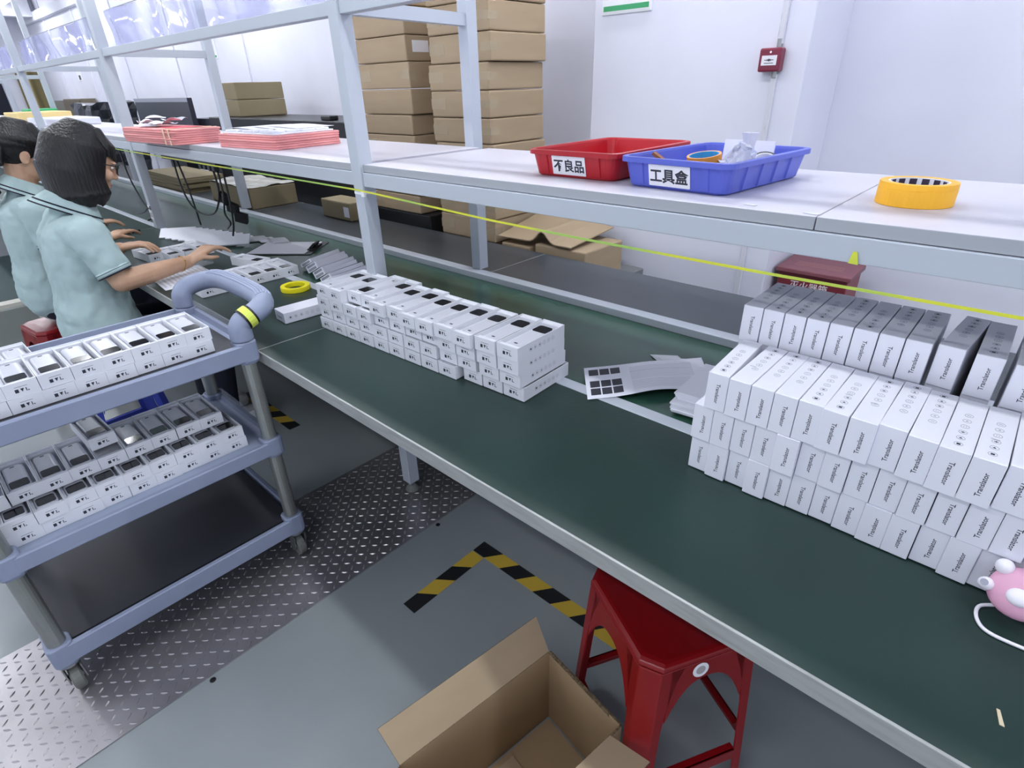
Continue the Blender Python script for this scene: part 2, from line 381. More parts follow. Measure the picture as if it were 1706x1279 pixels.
for i in range(len(st)-1):
    a = st[i] + (h if i else 0); b = st[i+1] - (h if i < len(st)-2 else 0)
    part('shelf_beam', MB().box(a, b, 0.9485, 0.985, 1.150, 1.1885), M_ALU, bevel=0.0015)
    cuts = [a, b]
    if a < -0.25 < b: cuts = [a, -0.2505, -0.2495, b]
    for k in range(0, len(cuts), 2):
        bd = part('shelf_board', MB().box(cuts[k]+0.0005, cuts[k+1]-0.0005, 0.954, 1.466, 1.1895, 1.210), M_SHELF, bevel=0.0012)
        bd.data.materials.append(M_SHELFEDGE); bd.data.polygons[2].material_index = 1
    part('upper_rail', MB().box(a, b, 0.950, 0.982, 1.570, 1.602), M_ALU, bevel=0.0015)
    part('rear_beam', MB().box(a-0.075 if i else a, b-0.075, 1.472, 1.505, 1.150, 1.1885), M_ALU)
# clear film hung over the upper rail, one panel per bay
nb = ['second bay to the left of', 'bay just left of', 'bay right of']
for i in range(len(st)-1):
    a = st[i]+0.06; b = st[i+1]-0.06
    if b-a < 0.3: continue
    n = int((b-a)/0.02); mb = MB(); vs = []; fs = []; ph = i*1.7
    for k in range(n+1):
        x = a+(b-a)*k/n
        for q in range(9):
            z = 1.603 + 0.147*q/8
            y = 1.000 + (0.010*math.sin(9*x+ph+0.9*q/8) + 0.006*math.sin(23*x+ph*2+2.2*q/8))*(0.35+0.65*math.sin(PI*q/8)) + 0.006*math.sin(31*z+5*x)
            vs.append((x, y, z))
    for k in range(n):
        for q in range(8):
            u = k*9+q; fs.append((u, u+9, u+10, u+1))
    t = thing('clear_film_panel', 'wavy clear film panel above the upper rail, %s bay counted from the right' % ORD[len(st)-2-i], 'film panel', ((a+b)/2, 1.0, 1.602), 0, 'clear film panels along the upper rail')
    og = ((a+b)/2, 1.0, 1.602)
    mb.add(vs, fs); o = mb.build('film', M_FILM, t, origin=og, smooth=True)
    MB().box(a, b, 0.9985, 1.0015, 1.750, 1.7535).build('top_strip', M_PALEINK, t, origin=og)

# yellow-green strap strung under the shelf beam, cable tie and loose tag
pts = []
for x, z in ((-4.6, 1.150), (-3.62, 1.146), (-2.457, 1.143), (-1.52, 1.141), (-1.43, 1.139), (-0.95, 1.122), (-0.685, 1.117), (-0.302, 1.115), (0.022, 1.117), (0.57, 1.142)):
    pts.append((x, 0.938, z))
mb = MB()
rs = []
for i, (x, y, z) in enumerate(pts):
    tw = 0.0022
    rs.append([(x, y-0.0008, z-tw), (x, y+0.0008, z-tw), (x, y+0.0008, z+tw), (x, y-0.0008, z+tw)])
mb.rings(rs); tag(mb.build('plastic_strap', M_BAND), 'thin yellow green strap strung along under the overhead shelf beam', 'strap')
mb = MB(); R0 = rrect(0.0485, 0.0485, 0.006, 3, -1.49, 0.965); R1 = rrect(0.0465, 0.0465, 0.005, 3, -1.49, 0.965)
mb.rings([[(x, y, 1.128) for x, y in R0], [(x, y, 1.134) for x, y in R0], [(x, y, 1.134) for x, y in R1], [(x, y, 1.128) for x, y in R1]], closed=True)
mb.box(-1.470, -1.455, 0.936, 0.942, 1.124, 1.138)
tag(mb.build('cable_tie', M_LABEL), 'white cable tie round the middle front post holding the strap', 'cable tie')
mb = MB().add([(-0.190, 0.946, 1.150), (-0.176, 0.944, 1.150), (-0.181, 0.9455, 1.168), (-0.187, 0.947, 1.168)], [(0, 1, 2, 3)])
o = mb.build('tape_tab', M_BAND); sd = o.modifiers.new('thick', 'SOLIDIFY'); sd.thickness = 0.0008
tag(o, 'short yellow green tape tab stuck to the shelf beam below the big tape roll', 'tape')
vs, fs = text_geo('N2.', 0.03, 0.0006)
mb = MB().box(-3.570-0.02, -3.570+0.02, 0.9405, 0.9423, 0.80, 0.875).add(vs, fs, 1, frame((-3.570, 0.9403, 0.825), (1, 0, 0), (0, 0, 1)))
vs, fs = text_geo('▬■', 0.03); mb.add(vs, fs, 1, frame((-3.570, 0.9403, 0.862), (1, 0, 0), (0, 0, 1)))
tag(mb.build('post_label', [M_LABEL, M_INK]), 'white paper label with black marks taped low on a bench post near the first worker', 'label')

# ------------------------------------------------------------------ device boxes (open trays), the devices in them, and the white sleeve boxes
BL, BW, BH = 0.175, 0.0622, 0.0345
def end_marks(mb, m, T):            # three small icons under a fine line
    T = T @ Matrix.Diagonal((1.35, 1.35, 1.0, 1.0))
    mb.box(-0.0085, 0.0085, 0.0048, 0.0053, 0, 0.00025, m, T)
    mb.box(-0.0095, -0.0045, -0.0045, 0.0015, 0, 0.00025, m, T)
    mb.prism([(-0.002, 0.0015), (0.0, -0.0045), (0.003, 0.0015)], 0, 0.00025, m, T)
    mb.box(0.005, 0.0062, -0.0045, 0.0015, 0, 0.00025, m, T).box(0.0072, 0.0092, -0.0045, -0.0030, 0, 0.00025, m, T)
def ring_icons(mb, T, m=1, m2=2, pitch=0.0165, n=6, flip=1):     # a row of round pictograms along local x
    for i in range(n):
        cx = flip*(i-(n-1)/2)*pitch; q = 16; ro, ri = 0.0052, 0.0047
        R = [[(cx+r*math.cos(2*PI*k/q), r*math.sin(2*PI*k/q), z) for k in range(q)] for r, z in ((ro, 0.0), (ro, .0002), (ri, .0002), (ri, 0.0))]
        mb.rings(R, m2, T, closed=True)
        if i == 0: mb.box(cx-.0022, cx+.0022, -.0022, .0022, 0, .0002, m, T)
        elif i == 1: mb.prism([(cx-.0016, -.0022), (cx+.0022, 0), (cx-.0016, .0022)], 0, .0002, m, T)
        elif i == 2: mb.box(cx-.0007, cx+.0007, -.0024, .0024, 0, .0002, m, T).box(cx-.002, cx+.002, -.0006, .0006, 0, .0002, m, T)
        elif i == 3: mb.box(cx-.0018, cx+.0018, .001, .0016, 0, .0002, m2, T).box(cx-.0018, cx+.0018, -.0016, -.001, 0, .0002, m2, T)
        elif i == 4: mb.prism([(cx+.002*math.cos(a), .002*math.sin(a)) for a in (0, 2.1, 4.2)], 0, .0002, m2, T)
        else: mb.box(cx-.0004, cx+.0004, -.0024, .0024, 0, .0002, m2, T)
def tray_mesh():
    mb = MB(); x, y, t = BW/2, BL/2, 0.0018
    mb.rings([rr for rr in ([[(-x, -y, 0), (x, -y, 0), (x, y, 0), (-x, y, 0)], [(-x, -y, BH), (x, -y, BH), (x, y, BH), (-x, y, BH)],
              [(-x+t, -y+t, BH), (x-t, -y+t, BH), (x-t, y-t, BH), (-x+t, y-t, BH)], [(-x+t, -y+t, 0.0095), (x-t, -y+t, 0.0095), (x-t, y-t, 0.0095), (-x+t, y-t, 0.0095)]])], 0)
    mb.box(-x+t, x-t, -y+t, -y+0.016, 0.0095, BH-0.0035, 0).box(-x+t, x-t, y-0.014, y-t, 0.0095, BH-0.0035, 0)      # ledges
    mb.box(-x+t, -x+0.0075, -y+0.016, y-0.014, 0.0095, BH-0.010, 0)
    end_marks(mb, 1, frame((0, -y-0.00005, BH*0.48), (1, 0, 0), (0, 0, 1)))
    ring_icons(mb, frame((x+0.00005, 0, BH*0.5), (0, 1, 0), (0, 0, 1)), 1, 2)
    return mb
def device_meshes():
    body = MB(); P = lambda s, z: [(px, py, z) for px, py in rrect(0.0455-2*s, 0.136-2*s, 0.012-s)]
    body.rings([P(0.003, 0), P(0, 0.004), P(0, 0.0125), P(0.0012, 0.0160), P(0.0035, 0.0183), P(0.0065, 0.0193), P(0.010, 0.0196)])
    body.box(-0.0045, 0.0045, 0.0525, 0.0575, 0.0192, 0.0199, 1)
    scr = MB(); scr.prism(rrect(0.0385, 0.037, 0.007, 5, 0, -0.043), 0.0165, 0.0203)
    return body, scr
_tray = None; _dev = None
def put_tray(x, y, z, rot, label, group, name='device_box'):
    global _tray
    if _tray is None:
        _tray = tray_mesh().build(name, [M_TRAY, M_INK, M_PALEINK]); o = _tray
    else:
        o = _tray.copy(); C.objects.link(o)
    o.location = (x, y, z); o.rotation_euler = (0, 0, rot) if not isinstance(rot, tuple) else rot
    return tag(o, label, 'box', group)
def put_device(x, y, z, rot, label, group, flip=False):
    global _dev
    rz = rot + (PI if flip else 0)
    if _dev is None:
        b, s = device_meshes()
        _dev = thing('handheld_device', label, 'device', (x, y, z), rz, group)
        b.build('body', [M_DEV, M_INK], _dev, smooth=False); s.build('screen', M_SCREEN, _dev)
        return _dev
    return dup(_dev, (x, y, z), rz, label, group)
def dev_in(x, y, z, rot, label, group, flip=False):       # centred in the tray that stands at x, y, z
    d = 0.0015 if not flip else -0.0015
    return put_device(x - d*math.sin(rot)*-1*-1, y + d*math.cos(rot), z+0.0098, rot, label, group, flip)

# the low stack of device boxes on the front worktop: four layers of twelve
LAYN = ['bottom', 'second', 'third', 'top']
flips = [1, 1, 0, 1, 1, 1, 1, 1, 1, 1, 1, 1]
for ly in range(4):
    for k in range(12):
        x = -1.508 + 0.0655*k + random.uniform(-.0007, .0007); y = 0.775 + 0.0035*k + BL/2
        if ly == 0: y += 0.012 if k > 8 else -0.004; x += 0.008 if k > 8 else 0.0
        if ly == 1: y += (0.004, 0.000, 0.006)[k//4]; x += 0.002 if k > 9 else -0.004
        if ly == 2: y += (-.002, 0.008, 0.0)[k//4]; x += 0.003 if k > 9 else 0
        if ly == 3: y += (0.002, -0.002, 0.02, 0.018, -0.004, 0.004, -.010, -.012, -.008, -0.012, -.004, -.002)[k]; x += 0.003 if k > 9 else 0
        z = 0.7515 + ly*(BH+0.0004); rz = math.radians(2.0)
        pos = '%s from its left end' % ORD[k]
        put_tray(x, y, z, rz, 'white device box, %s layer of the long worktop stack, %s' % (LAYN[ly], pos), 'device boxes stacked on the green worktop')
        if ly == 3:
            dev_in(x, y, z, rz, 'white handheld device on top of the long worktop stack, %s' % pos, 'devices in the long worktop stack', bool(flips[k]))

# cart rows: the boxes face the aisle (+X)
RX = PI/2
for k in range(8):
    yc = 0.451 - BW/2 - 0.0628*k
    pos = 'first from the handle end' if k == 0 else '%s from the handle end' % ORD[k]
    for ly in range(2):
        put_tray(-1.535-BL/2 - (0.002 if ly else 0) + random.uniform(-.001, .001), yc + (0.003 if ly else 0), 0.784+ly*0.0349, RX + random.uniform(-.008, .008),
                 'white device box, %s layer on the cart top shelf, %s' % ('upper' if ly else 'lower', pos), 'device boxes on the cart top shelf')
    dev_in(-1.537-BL/2, yc+0.003, 0.784+0.0349, RX, 'white handheld device, box row on the cart top shelf, %s' % pos, 'devices on the cart top shelf')
put_tray(-1.843, 0.075, 0.784, RX+0.03, 'white open device box standing alone at the back of the cart top shelf', 'device boxes on the cart top shelf')
dev_in(-1.843, 0.075, 0.784, RX+0.03, 'white handheld device in the lone box at the back of cart top shelf', 'devices on the cart top shelf')
for k in range(10):
    yc = 0.463 - BW/2 - 0.0625*k
    pos = 'first from the handle end' if k == 0 else '%s from the handle end' % ORD[k]
    for ly in range(2):
        put_tray(-1.535-BL/2 + random.uniform(-.002, .002), yc - (0.003 if ly else 0), 0.468+ly*0.0349, RX + random.uniform(-.008, .008),
                 'white device box, front row of cart middle shelf, %s layer, %s' % ('second' if ly else 'lowest', pos), 'device boxes on the cart middle shelf')
    dev_in(-1.535-BL/2, yc-0.003, 0.468+0.0349, RX, 'white handheld device, front row of cart middle shelf, %s' % pos, 'devices on the cart middle shelf')
for k in range(9):
    yc = 0.436 - BW/2 - 0.0632*k; xo = -1.600-BL/2
    pos = 'first from the handle end' if k == 0 else '%s from the handle end' % ORD[k]
    put_tray(xo + random.uniform(-.003, .003), yc, 0.468+2*0.0349, RX + random.uniform(-.015, .015),
             'white device box, set back top row on cart middle shelf, %s' % pos, 'device boxes on the cart middle shelf')
    if k != 4:
        dev_in(xo, yc, 0.468+2*0.0349, RX, 'white handheld device, set back top row on cart middle shelf, %s' % pos, 'devices on the cart middle shelf')
put_tray(-1.655-BL/2, 0.148, 0.468+3*0.0349, RX+0.05, 'white device box riding on top of all others on the cart middle shelf', 'device boxes on the cart middle shelf')
dev_in(-1.655-BL/2, 0.148, 0.468+3*0.0349, RX+0.05, 'white handheld device in the topmost box on the cart middle shelf', 'devices on the cart middle shelf')

# row of boxes beside the first worker, loose ones and the packed box at the stack end
for k in range(6):
    yc = 1.015 - BW/2 - 0.0630*k
    pos = 'first from the belt' if k == 0 else '%s from the belt' % ORD[k]
    put_tray(-2.125-BL/2, yc, 0.7515, RX-0.02, 'white device box, short worktop row behind the cart handle, %s' % pos, 'device boxes behind the cart handle')
    dev_in(-2.125-BL/2, yc, 0.7515, RX-0.02, 'white handheld device, short row behind the cart handle, %s' % pos, 'devices behind the cart handle')
put_tray(-2.40, 0.945, 0.7515, RX+0.25, 'white device box lying apart between the clipboard and the short row', None)
dev_in(-2.40, 0.945, 0.7515, RX+0.25, 'white handheld device in the box between clipboard and short row', 'devices on the green worktop')

# white sleeve boxes: on edge, front end toward the aisle, TRANSLATOR lettering upright on the end
SW, SL, SH = 0.0354, 0.168, 0.0702
_wb = {}
def sleeve_mesh(up, flip):
    mb = MB(); e = 0.0009
    r = lambda y0, z: [(px, y0, pz) for px, pz in rrect(SW, SH, 0.0012, 2)]
    mb.rings([[(px, -SL/2, pz+SH/2) for px, pz in rrect(SW-2*e, SH-2*e, 0.001, 2)], [(px, -SL/2+e, pz+SH/2) for px, pz in rrect(SW, SH, 0.0012, 2)],
              [(px, SL/2-e, pz+SH/2) for px, pz in rrect(SW, SH, 0.0012, 2)], [(px, SL/2, pz+SH/2) for px, pz in rrect(SW-2*e, SH-2*e, 0.001, 2)]], 0)
    vs, fs = text_geo('Translator', 0.0088, 0.00012)
    T = frame((0.002, -SL/2-0.00012, SH*0.47), (0, 0, 1), (-1, 0, 0)) if up else frame((0.002, -SL/2-0.00012, SH*0.47), (0, 0, -1), (1, 0, 0))
    mb.add(vs, fs, 1, T)
    T = frame((0.0, -0.018 if flip > 0 else 0.022, SH+0.0001), (0, 1, 0), (-1, 0, 0))
    ring_icons(mb, T, 1, 2, 0.0185, 6, flip)
    if flip > 0: mb.box(-.003, -.002, -.040, -.030, 0, .0002, 2, T)
    return mb
def put_sleeve(x, y, z, rot, label, group=None, up=0, flip=1):
    key = (up, flip)
    if key not in _wb:
        _wb[key] = sleeve_mesh(up, flip).build('sleeve_box', [M_WBOX, M_INK, M_PALEINK]); o = _wb[key]
    else:
        o = _wb[key].copy(); C.objects.link(o)
    o.location = (x, y, z); o.rotation_euler = rot if isinstance(rot, tuple) else (0, 0, rot)
    return tag(o, label, 'box', group)
RN = ['bottom', 'middle', 'top']
G = 'white boxes standing on edge at the right of the worktop'
for r in range(3):
    x = (-0.348, -0.349, -0.336)[r]
    for k in range(15):
        w = SW + random.uniform(0.0000, 0.0008) + (0.0006 if r else 0.0002)
        yf = (0.848, 0.842, 0.836)[r] + random.choice((0, 0, 0.002, -0.004, 0.004)) + (-0.007 if (r, k) in ((1, 4), (0, 3), (2, 9), (2, 10)) else 0)
        rz = math.radians(3.5) if (r, k) == (2, 0) else random.uniform(-.006, .006)
        if (r, k) == (2, 1): x += 0.006
        put_sleeve(x+SW/2, yf+SL/2, 0.7516+r*(SH+0.0003), rz, 'white upright box, %s row of the front box wall, %s from the left' % (RN[r], ORD[k]), G, random.random() < .45, random.choice((1, -1)))
        x += w
x = -0.355
for k in range(11):
    rz = 0.0; yf = 1.016 + (0.001*k if k < 8 else 0)
    if k == 8: x += 0.012; rz = math.radians(-5); yf = 1.030
    if k == 9: x += 0.004; yf = 1.026
    if k == 10: x += 0.010; yf = 1.016
    for ly in range(4):
        if ly == 3:
            lab = 'white box in the back row under the shelf, %s from the left' % ORD[k]
        else: lab = 'white box in the lower layers of the back row, mostly hidden by the box wall'
        put_sleeve(x+SW/2, yf+SL/2+(0 if ly == 3 else .004), 0.7443+ly*(SH+0.0003), rz if ly == 3 else 0.0 if k != 8 else rz, lab, G + ', back row', random.random() < .5, random.choice((1, -1)))
    x += SW+0.0018
# packed boxes lying by the left end of the long stack
put_sleeve(-1.672, 0.795, 0.7511+SW/2, (0, PI/2, math.radians(-4)), 'white closed box lying flat before the left end of the long stack', None, 1, 1).location = (-1.712, 0.795, 0.7511+SW/2)
for k in range(12):
    mb = MB().box(0, 0.068, -0.084, 0.084, 0, 0.015).box(0.008, 0.060, -0.0846, -0.0841, 0.003, 0.012, 1)
    mb.box(0.012, 0.056, 0.0841, 0.0900, 0.002, 0.013, 1)
    o = mb.build('flat_sleeve', [M_WBOX, M_PALEINK], loc=(-1.655-0.050*k, 1.020+0.0115*k-(0.008 if k % 2 else 0), 0.7535), rot=(0, math.radians(-27), math.radians(3+1.2*k)), bevel=0.001)
    tag(o, 'white flat sleeve leaning left of the long stack, %s from the stack' % ORD[k], 'sleeve', 'white sleeves leaning left of the long stack')

# ------------------------------------------------------------------ the service cart
CO = (-1.715, 0.2, 0.0)
cart = thing('service_cart', 'blue grey three shelf plastic cart with tube posts loaded with white device boxes', 'cart', CO)
def cpart(name, mb, m, parent=cart, **k): return mb.build(name, m, parent, origin=CO, **k)
cx0, cx1, cy0, cy1 = -1.955, -1.478, -0.150, 0.546
for (z0, z1, fl) in ((0.745, 0.795, 0.778), (0.432, 0.478, 0.464), (0.118, 0.176, 0.150)):
    R = lambda d, z: [(px, py, z) for px, py in rrect(cx1-cx0-2*d, cy1-cy0-2*d, 0.035-d*0.8, 4, (cx0+cx1)/2, (cy0+cy1)/2)]
    mb = MB().rings([R(0.004, z0), R(0.0, z0+0.004), R(0.0, z1-0.003), R(0.003, z1), R(0.014, z1), R(0.018, fl), ])
    sh = cpart('shelf', mb, M_CART)
    if z0 != 0.432:
        ht = 0.0045 if z0 > 0.5 else 0.018
        g = MB().prism(rrect(cx1-cx0-0.062, cy1-cy0-(0.07 if z0 > 0.5 else 0.052), 0.006, 3, (cx0+cx1)/2, (cy0+cy1)/2), fl+0.0002, fl+ht)
        g.build('liner', M_BLKMAT, sh, origin=CO)
    else:
        g = MB().prism(rrect(cx1-cx0-0.05, cy1-cy0-0.07, 0.006, 3, (cx0+cx1)/2, (cy0+cy1)/2), fl+0.0002, fl+0.003)
        g.build('liner', mat('blue_grey_liner', (150, 160, 182), 0.35), sh, origin=CO)
    for (px, py) in ((cx0+0.028, cy0+0.028), (cx1-0.028, cy0+0.028), (cx0+0.028, cy1-0.028), (cx1-0.028, cy1-0.028)):
        s2 = MB().rings([[(px+a, py+b, z) for a, b in rrect(0.060-tp, 0.060-tp, 0.016, 3)] for z, tp in ((z0-0.010, 0.012), (z0, 0.004), (z1+0.004, 0.003), (z1+0.007, 0.009))])
        s2.build('corner_socket', M_CART, sh, origin=CO, bevel=0.002)
for (px, py) in ((cx0+0.028, cy0+0.028), (cx1-0.028, cy0+0.028), (cx0+0.028, cy1-0.028), (cx1-0.028, cy1-0.028)):
    P = MB().lathe([(0.0001, 0.13), (0.0205, 0.13), (0.0205, 0.758), (0.0001, 0.758)], 20, 0, Matrix.Translation((px, py, 0)), closed=False)
    cpart('post', P, M_CARTPOST, smooth=False)
    cs = cpart('caster', MB().lathe([(0.0001, 0.118), (0.026, 0.118), (0.026, 0.106), (0.020, 0.098), (0.0001, 0.098)], 18, 0, Matrix.Translation((px, py, 0)), closed=False), M_CASTMET)
    f = MB()
    for sx in (-1, 1): f.prism([(px-0.020, 0.098), (px+0.022, 0.098), (px+0.006, 0.034), (px-0.020, 0.030)], 0, 0.003, 0, Matrix.Translation((0, py+sx*0.0185+(0.0015), 0)) @ Matrix(((1, 0, 0, 0), (0, 0, -1, 0), (0, 1, 0, 0), (0, 0, 0, 1))))
    f.build('fork', M_CASTMET, cs, origin=CO)
    T = Matrix.Translation((px-0.008, py, 0.0470 if px > -1.78 else 0.0405)) @ Matrix.Rotation(PI/2, 4, 'X')
    w = MB().lathe([(0.010, -0.012), (0.034, -0.013), (0.0395, -0.009), (0.0405, 0), (0.0395, 0.009), (0.034, 0.013), (0.010, 0.012)], 28, 0, T)
    w.lathe([(0.0005, -0.0165), (0.010, -0.0165), (0.012, -0.010), (0.012, 0.010), (0.010, 0.0165), (0.0005, 0.0165)], 14, 1, T)
    w.build('wheel', [M_CASTER, M_CASTMET], cs, origin=CO, smooth=False)
# push handle bowing out beyond the +Y end
px0, px1, py = cx0+0.028, cx1-0.028, cy1-0.028
pth = [(px1, py, 0.803), (px1, py+0.003, 0.840), (px1+0.002, py+0.022, 0.858), (px1-0.004, py+0.058, 0.868), (px1-0.030, py+0.090, 0.874), (px1-0.085, py+0.106, 0.878),
       (px1-0.210, py+0.110, 0.880), (px0+0.085, py+0.106, 0.878), (px0+0.030, py+0.090, 0.874), (px0+0.004, py+0.058, 0.868), (px0-0.002, py+0.022, 0.858), (px0, py+0.003, 0.840), (px0, py, 0.803)]
def smooth_path(P, n=6):
    P = [Vector(p) for p in P]; out = []
    for i in range(len(P)-1):
        a, b, c, d = P[max(i-1, 0)], P[i], P[i+1], P[min(i+2, len(P)-1)]
        for k in range(n):
            t = k/n
            out.append(0.5*((2*b)+(-a+c)*t+(2*a-5*b+4*c-d)*t*t+(-a+3*b-3*c+d)*t*t*t))
    out.append(P[-1]); return out
SPt = smooth_path(pth); k = len(SPt)
hd = cpart('handle', MB().tube(SPt, [0.029 if 6 < i < k-7 else 0.030 for i in range(k)], 16), M_CART, smooth=True)
mid = [p + Vector((0, 0, 0)) for p in SPt[k//2-11:k//2+12]]
g = MB()
for j in range(7):
    a = -0.25+PI*0.5*j/6
    off = Vector((0, math.cos(a+0.75)*0.0292, math.sin(a+0.75)*0.0292))
    g.tube([p+off for p in mid], 0.0024, 6)
g.build('grip_ribs', mat('pale_grip_plastic', (162, 171, 196), 0.45), hd, origin=CO)
q = SPt[13]
MB().lathe([(0.0290, -0.016), (0.0307, -0.016), (0.0307, 0.016), (0.0290, 0.016)], 20, 0, Matrix.Translation(q) @ (SPt[14]-SPt[12]).to_track_quat('Z', 'Y').to_matrix().to_4x4()).build('dark_band', M_BLACK, hd, origin=CO)
MB().lathe([(0.0290, -0.010), (0.0313, -0.010), (0.0313, 0.010), (0.0290, 0.010)], 20, 0, Matrix.Translation(q) @ (SPt[14]-SPt[12]).to_track_quat('Z', 'Y').to_matrix().to_4x4()).build('yellow_band', mat('lime_tag', (214, 226, 96), 0.5), hd, origin=CO)
for yy in (cy1-0.012,):   # clear end guards of the upper shelves
    for z0 in (0.795, 0.478):
        cpart('end_guard', MB().box(cx0+0.065, cx1-0.065, yy, yy+0.003, z0-0.012, z0+0.030), M_CLEAR)

# ------------------------------------------------------------------ plastic stools
def stool(loc, rot, label, material, H=0.455, top=0.255, foot=0.335, group=None, sticker=False):
    t = thing('plastic_stool', label, 'stool', loc, rot, group)
    a, c = top/2, 0.032
    # seat slab with clipped corners
    def octo(half, cl, z): return [(half, -half+cl, z), (half, half-cl, z), (half-cl, half, z), (-half+cl, half, z), (-half, half-cl, z), (-half, -half+cl, z), (-half+cl, -half, z), (half-cl, -half, z)]
    MB().rings([octo(a-0.004, c, H-0.020), octo(a+0.002, c, H-0.012), octo(a, c, H-0.004), octo(a-0.006, c, H), octo(a-0.012, c, H+0.0012), octo(a-0.05, 0.02, H-0.001)]).build('seat', material, t, bevel=0.002)
    # each side: an arched skirt panel joining two corner legs
    for s in range(4):
        Rz = Matrix.Rotation(s*PI/2, 4, 'Z')
        mb = MB(); N = 14; out = []; 
        def pt(u, z, d=0.0):        # point on the sloping side plane; u across, z height
            f = (H-z)/H; hw = a + (foot/2-a)*f
            return (u*hw, -(hw-d), z)
        arch = []
        for i in range(N+1):
            v = -0.62+1.24*i/N; zz = H-0.062 - 0.10*abs(v/0.62)**2.6
            arch.append((v, zz))
        outer = []; inner = []
        for (v, zz) in arch:
            outer.append((pt(v, H-0.016), pt(v, zz))); inner.append((pt(v, H-0.016, 0.004), pt(v, zz, 0.004)))
        vs = []; fs = []
        for (o1, o2), (i1, i2) in zip(outer, inner): vs += [o1, o2, i2, i1]
        for i in range(N):
            b0, b1 = i*4, i*4+4
            for q in range(4): fs.append((b0+q, b0+(q+1) % 4, b1+(q+1) % 4, b1+q))
        fs += [(3, 2, 1, 0), (N*4, N*4+1, N*4+2, N*4+3)]
        mb.add(vs, fs, 0, Rz)
        mb.build('skirt', material, t, bevel=0.0015)
        # corner leg: folded plate with a clipped corner, tapering to the floor
        leg = MB(); R = []
        for i in range(9):
            z = (H-0.016)*(1-i/8); f = (H-z)/H; hw = a + (foot/2-a)*f
            wid = 0.050+0.030*max(0, 1-i/3.0)**2; cc = 0.030; d = 0.0045
            R.append([(-hw+wid, -hw, z), (-hw+cc, -hw, z), (-hw, -hw+cc, z), (-hw, -hw+wid, z), (-hw+d, -hw+wid, z), (-hw+d, -hw+cc+d*.4, z), (-hw+cc+d*.4, -hw+d, z), (-hw+wid, -hw+d, z)])
        leg.rings(R, 0, Rz).build('leg', material, t, bevel=0.0025)
        zb = 0.115; f = (H-zb)/H; hw = a+(foot/2-a)*f
        MB().box(-hw+0.048, hw-0.048, -hw+0.0005, -hw+0.006, zb-0.017, zb+0.017, 0, Rz).box(-hw+0.048, hw-0.048, -hw+0.0005, -hw+0.018, zb+0.013, zb+0.017, 0, Rz).build('stretcher', material, t, bevel=0.0015)
        if sticker and s == 1:
            T = Rz @ frame((-0.02, -(a+(foot/2-a)*0.085)-0.0012, H-0.036), (1, 0, 0), (0, 0.1, 1))
            st = MB().prism([(0.017*math.cos(2*PI*i/24), 0.017*math.sin(2*PI*i/24)) for i in range(24)], 0, 0.0006, 0, T)
            st.prism([(0.010*math.cos(2*PI*i/20), 0.010*math.sin(2*PI*i/20)) for i in range(20)], 0.0006, 0.0008, 1, T)
            st.build('sticker', [M_LABEL, mat('worn_grey_print', (170, 165, 168), 0.6)], t)
    return t
stool((-0.311, 0.783, 0), math.radians(-29), 'red plastic stool half under the worktop beside the open carton', M_RED, 0.475, 0.262, 0.315, sticker=True, group='plastic stools')
stool((-3.32, 0.34, 0), math.radians(8), 'red plastic stool under the worker with the ponytail', M_RED, group='plastic stools')
stool((-2.62, 0.345, 0), math.radians(4), 'blue plastic stool under the worker with the bobbed hair', M_BLUESTOOL, group='plastic stools')

# ------------------------------------------------------------------ open carton on the floor
KO = (-0.42, 0.42, 0)
kt = thing('open_carton', 'open brown cardboard carton on the floor in front of the red stool, flaps folded out', 'carton', KO)
def kp(name, mb, m=M_CARDIN, parent=kt): return mb.build(name, [m, M_CARDEDGE], parent, origin=KO, bevel=0.0008)
ka = math.radians(-9); KH = 0.25
ku = Vector((math.cos(ka), math.sin(ka), 0)); kv = Vector((-math.sin(ka), math.cos(ka), 0))      # u to +X, v to +Y
kc = Vector((-0.522, 0.650, 0))             # far corner of the left wall
def kq(u, v, z): return kc + ku*u - kv*v + Vector((0, 0, z))
KW, KL, th = 0.215, 0.385, 0.005
def slab(a, b, c, d, t=th):                 # quad a b c d thickened along its normal
    A, B, Cc, D = (Vector(p) for p in (a, b, c, d)); n = (B-A).cross(D-A).normalized()*t
    return MB().add([A, B, Cc, D, A+n, B+n, Cc+n, D+n], [(0, 3, 2, 1), (4, 5, 6, 7)], 0).add([A, B, Cc, D, A+n, B+n, Cc+n, D+n], [(0, 1, 5, 4), (1, 2, 6, 5), (2, 3, 7, 6), (3, 0, 4, 7)], 1)
kp('side_wall', slab(kq(0, 0, 0), kq(0, KL, 0), kq(0, KL, KH), kq(0, 0, KH)))
kp('side_wall', slab(kq(KW, KL, 0), kq(KW, 0, 0), kq(KW, 0, KH), kq(KW, KL, KH)))
kp('end_wall', slab(kq(KW, 0, 0), kq(0, 0, 0), kq(0, 0, KH), kq(KW, 0, KH)))
kp('end_wall', slab(kq(0, KL, 0), kq(KW, KL, 0), kq(KW, KL, KH), kq(0, KL, KH)))
kp('bottom', slab(kq(0.006, 0.006, 0.001), kq(0.006, KL-0.006, 0.001), kq(KW-0.006, KL-0.006, 0.001), kq(KW-0.006, 0.006, 0.001), 0.004))
kp('flap', slab(kq(-0.001, KL, KH), kq(-0.060, KL+0.01, KH+0.050), kq(-0.060, -0.012, KH+0.052), kq(-0.001, 0, KH)), M_CARD)
kp('flap', slab(kq(KW-0.03, -0.001, KH), kq(0.002, -0.001, KH), kq(0.012, -0.026, KH-0.085), kq(KW-0.02, -0.030, KH-0.080)), M_CARD)
kp('flap', slab(kq(KW+0.001, 0.03, KH), kq(KW+0.085, 0.01, KH+0.005), kq(KW+0.085, KL, KH+0.005), kq(KW+0.001, KL, KH)), M_CARD)
